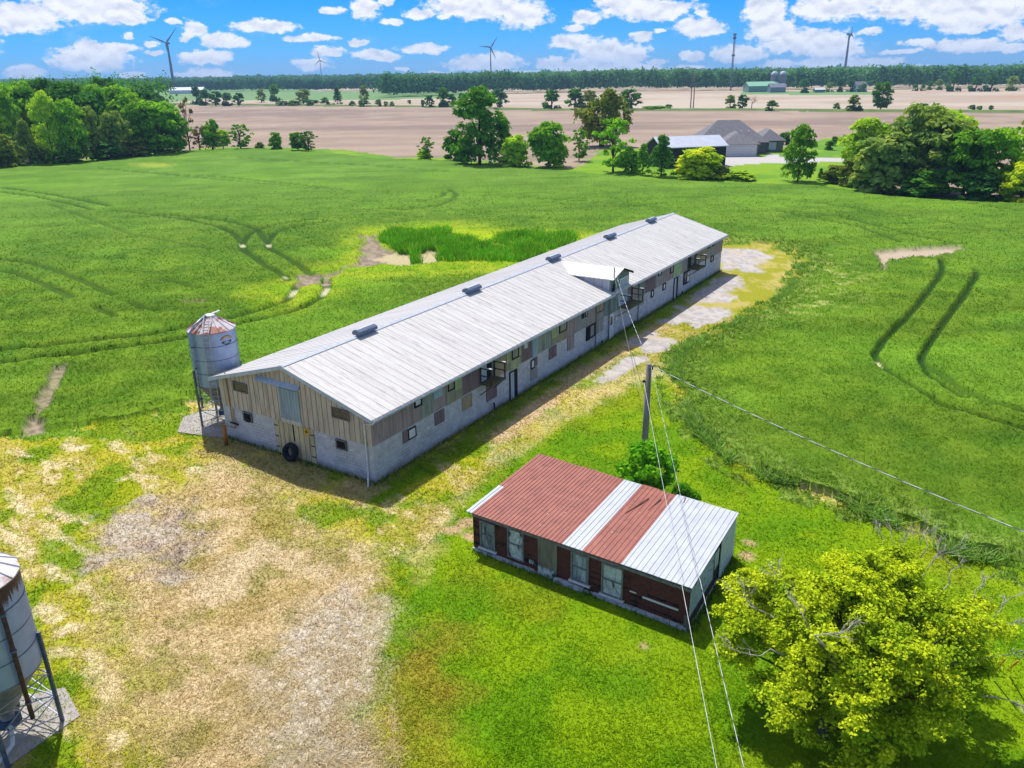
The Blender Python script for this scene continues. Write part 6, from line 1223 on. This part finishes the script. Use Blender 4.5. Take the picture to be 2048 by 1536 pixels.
# ------------------------------------------------------------------ masts and turbines
TUR = mat('turbine_paint', (116, 128, 148), (104, 116, 136), .2, 3, .5, k=.8)
def along(px, py, D): d_ = ray(px, py); d_ = d_[:2] / np.linalg.norm(d_[:2]) * D; return float(d_[0]), float(d_[1])
def turbine(label, px, D, hub, Rr, yaw, ang, r0=2.2):
    x, y = along(px, 155, D); t_ = thing('wind_turbine', label, 'wind turbine', (x, y, 0), 0, 'wind turbines on the horizon')
    m_ = MB(); m_.tube([(0, 0, 0), (0, 0, hub * .5), (0, 0, hub)], [r0, r0 * .8, r0 * .55], 14); m_.build('tower', TUR, t_)
    ax = Vector((math.sin(yaw), -math.cos(yaw), 0)); sd = Vector((math.cos(yaw), math.sin(yaw), 0)); h_ = Vector((0, 0, hub + 1))
    m_ = MB(); m_.bar(h_ - ax * 5, h_ + ax * 3, 3.2, 3.2); m_.build('nacelle', TUR, t_)
    m_ = MB(); m_.tube([h_ + ax * 3, h_ + ax * 4.6, h_ + ax * 5.4], [1.5, 1.2, .2], 10); hb = m_.build('hub', TUR, t_)
    for k_ in range(3):
        a = ang + k_ * 2 * math.pi / 3; d_ = sd * math.cos(a) + Vector((0, 0, math.sin(a))); p = d_.cross(ax); o_ = h_ + ax * 4; v = []; secs = [(0, 1.1, .9), (.18, 3.1, .7), (.5, 2., .4), (.85, 1.1, .2), (1, .35, .08)]
        m_ = MB()
        for i in range(len(secs) - 1):
            (f0, c0, t0), (f1, c1, t1) = secs[i], secs[i + 1]; A, B = o_ + d_ * Rr * f0, o_ + d_ * Rr * f1
            m_.hexa([A - p * c0 * .35 - ax * t0 / 2, A + p * c0 * .65 - ax * t0 / 2, A + p * c0 * .65 + ax * t0 / 2, A - p * c0 * .35 + ax * t0 / 2, B - p * c1 * .35 - ax * t1 / 2, B + p * c1 * .65 - ax * t1 / 2, B + p * c1 * .65 + ax * t1 / 2, B - p * c1 * .35 + ax * t1 / 2])
        m_.build('blade', TUR, t_)
turbine('nearest wind turbine, above the left woods', 345, 1788, 84, 41, R(-21), R(40), 2.9)
turbine('faint distant wind turbine between the first and the middle one', 643, 3200, 75, 31, R(-10), R(100), 1.7)
turbine('wind turbine in the middle above the far woods', 982, 1940, 76, 27, R(15), R(55), 1.7)
turbine('wind turbine seen edge on at the right', 1688, 1700, 79, 14, R(88), R(90), 2.6)
def mast(name, label, px, D, H_, w_):
    x, y = along(px, 155, D); t_ = thing(name, label, 'mast', (x, y, 0)); m_ = MB(); 
    cs = [(w_ * math.cos(a), w_ * math.sin(a)) for a in (0, 2.1, 4.2)]
    for c in cs: m_.tube([(c[0], c[1], 0), (c[0], c[1], H_)], .22, 5)
    z = 0
    while z < H_ - 2:
        for i in range(3): a, b = cs[i], cs[(i + 1) % 3]; m_.bar((*a, z), (*b, z + 2.5), .16); m_.bar((*b, z), (*a, z + 2.5), .16)
        z += 2.5
    m_.build('lattice', TUR, t_)
    for z in (H_ * .62, H_ * .98, H_ * .92): m_ = MB(); m_.tube([(0, 0, z - 1), (0, 0, z + 1)], w_ * 1.9, 8); m_.build('antenna', TUR, t_)
mast('radio_mast', 'tall lattice radio mast above the far woods right of centre', 1463, 1000, 60, 1.0)
for px, py, hh, lab in ((1381, 216, 21, 'left pole of the twin timber line supports'), (1386.5, 216, 21, 'right pole of the twin timber line supports'), (722, 206, 24, 'lattice-like line pole above the left hedge'), (302, 196, 22, 'line pole beyond the left woods')):
    g = up(px, py); t = thing('line_pole', lab, 'utility pole', (g[0], g[1], 0), 0, 'far power line poles'); m = MB(); m.tube([(0, 0, 0), (0, 0, hh)], [.35, .22], 6); m.build('pole', WOODG, t); m = MB(); m.bar((-2.6, 0, hh - 1.2), (2.6, 0, hh - 1.2), .25); m.bar((-1.8, 0, hh - 4), (1.8, 0, hh - 4), .2); m.build('cross_arm', WOODG, t)

# ------------------------------------------------------------------ the air
m = MB(); m.box(-9300, 9300, -9300, 9300, -1.2, 130)
hz = bpy.data.materials.new('haze_air'); hz.use_nodes = True; nt = hz.node_tree; nt.nodes.clear(); out = nt.nodes.new('ShaderNodeOutputMaterial'); pv = nt.nodes.new('ShaderNodeVolumePrincipled')
pv.inputs['Color'].default_value = (.42, .68, 1, 1); pv.inputs['Density'].default_value = .00013; pv.inputs['Anisotropy'].default_value = .1
nt.links.new(pv.outputs[0], out.inputs['Volume'])
tag(m.build('haze', hz, None), 'thin blue summer haze over the fields', kind='stuff')
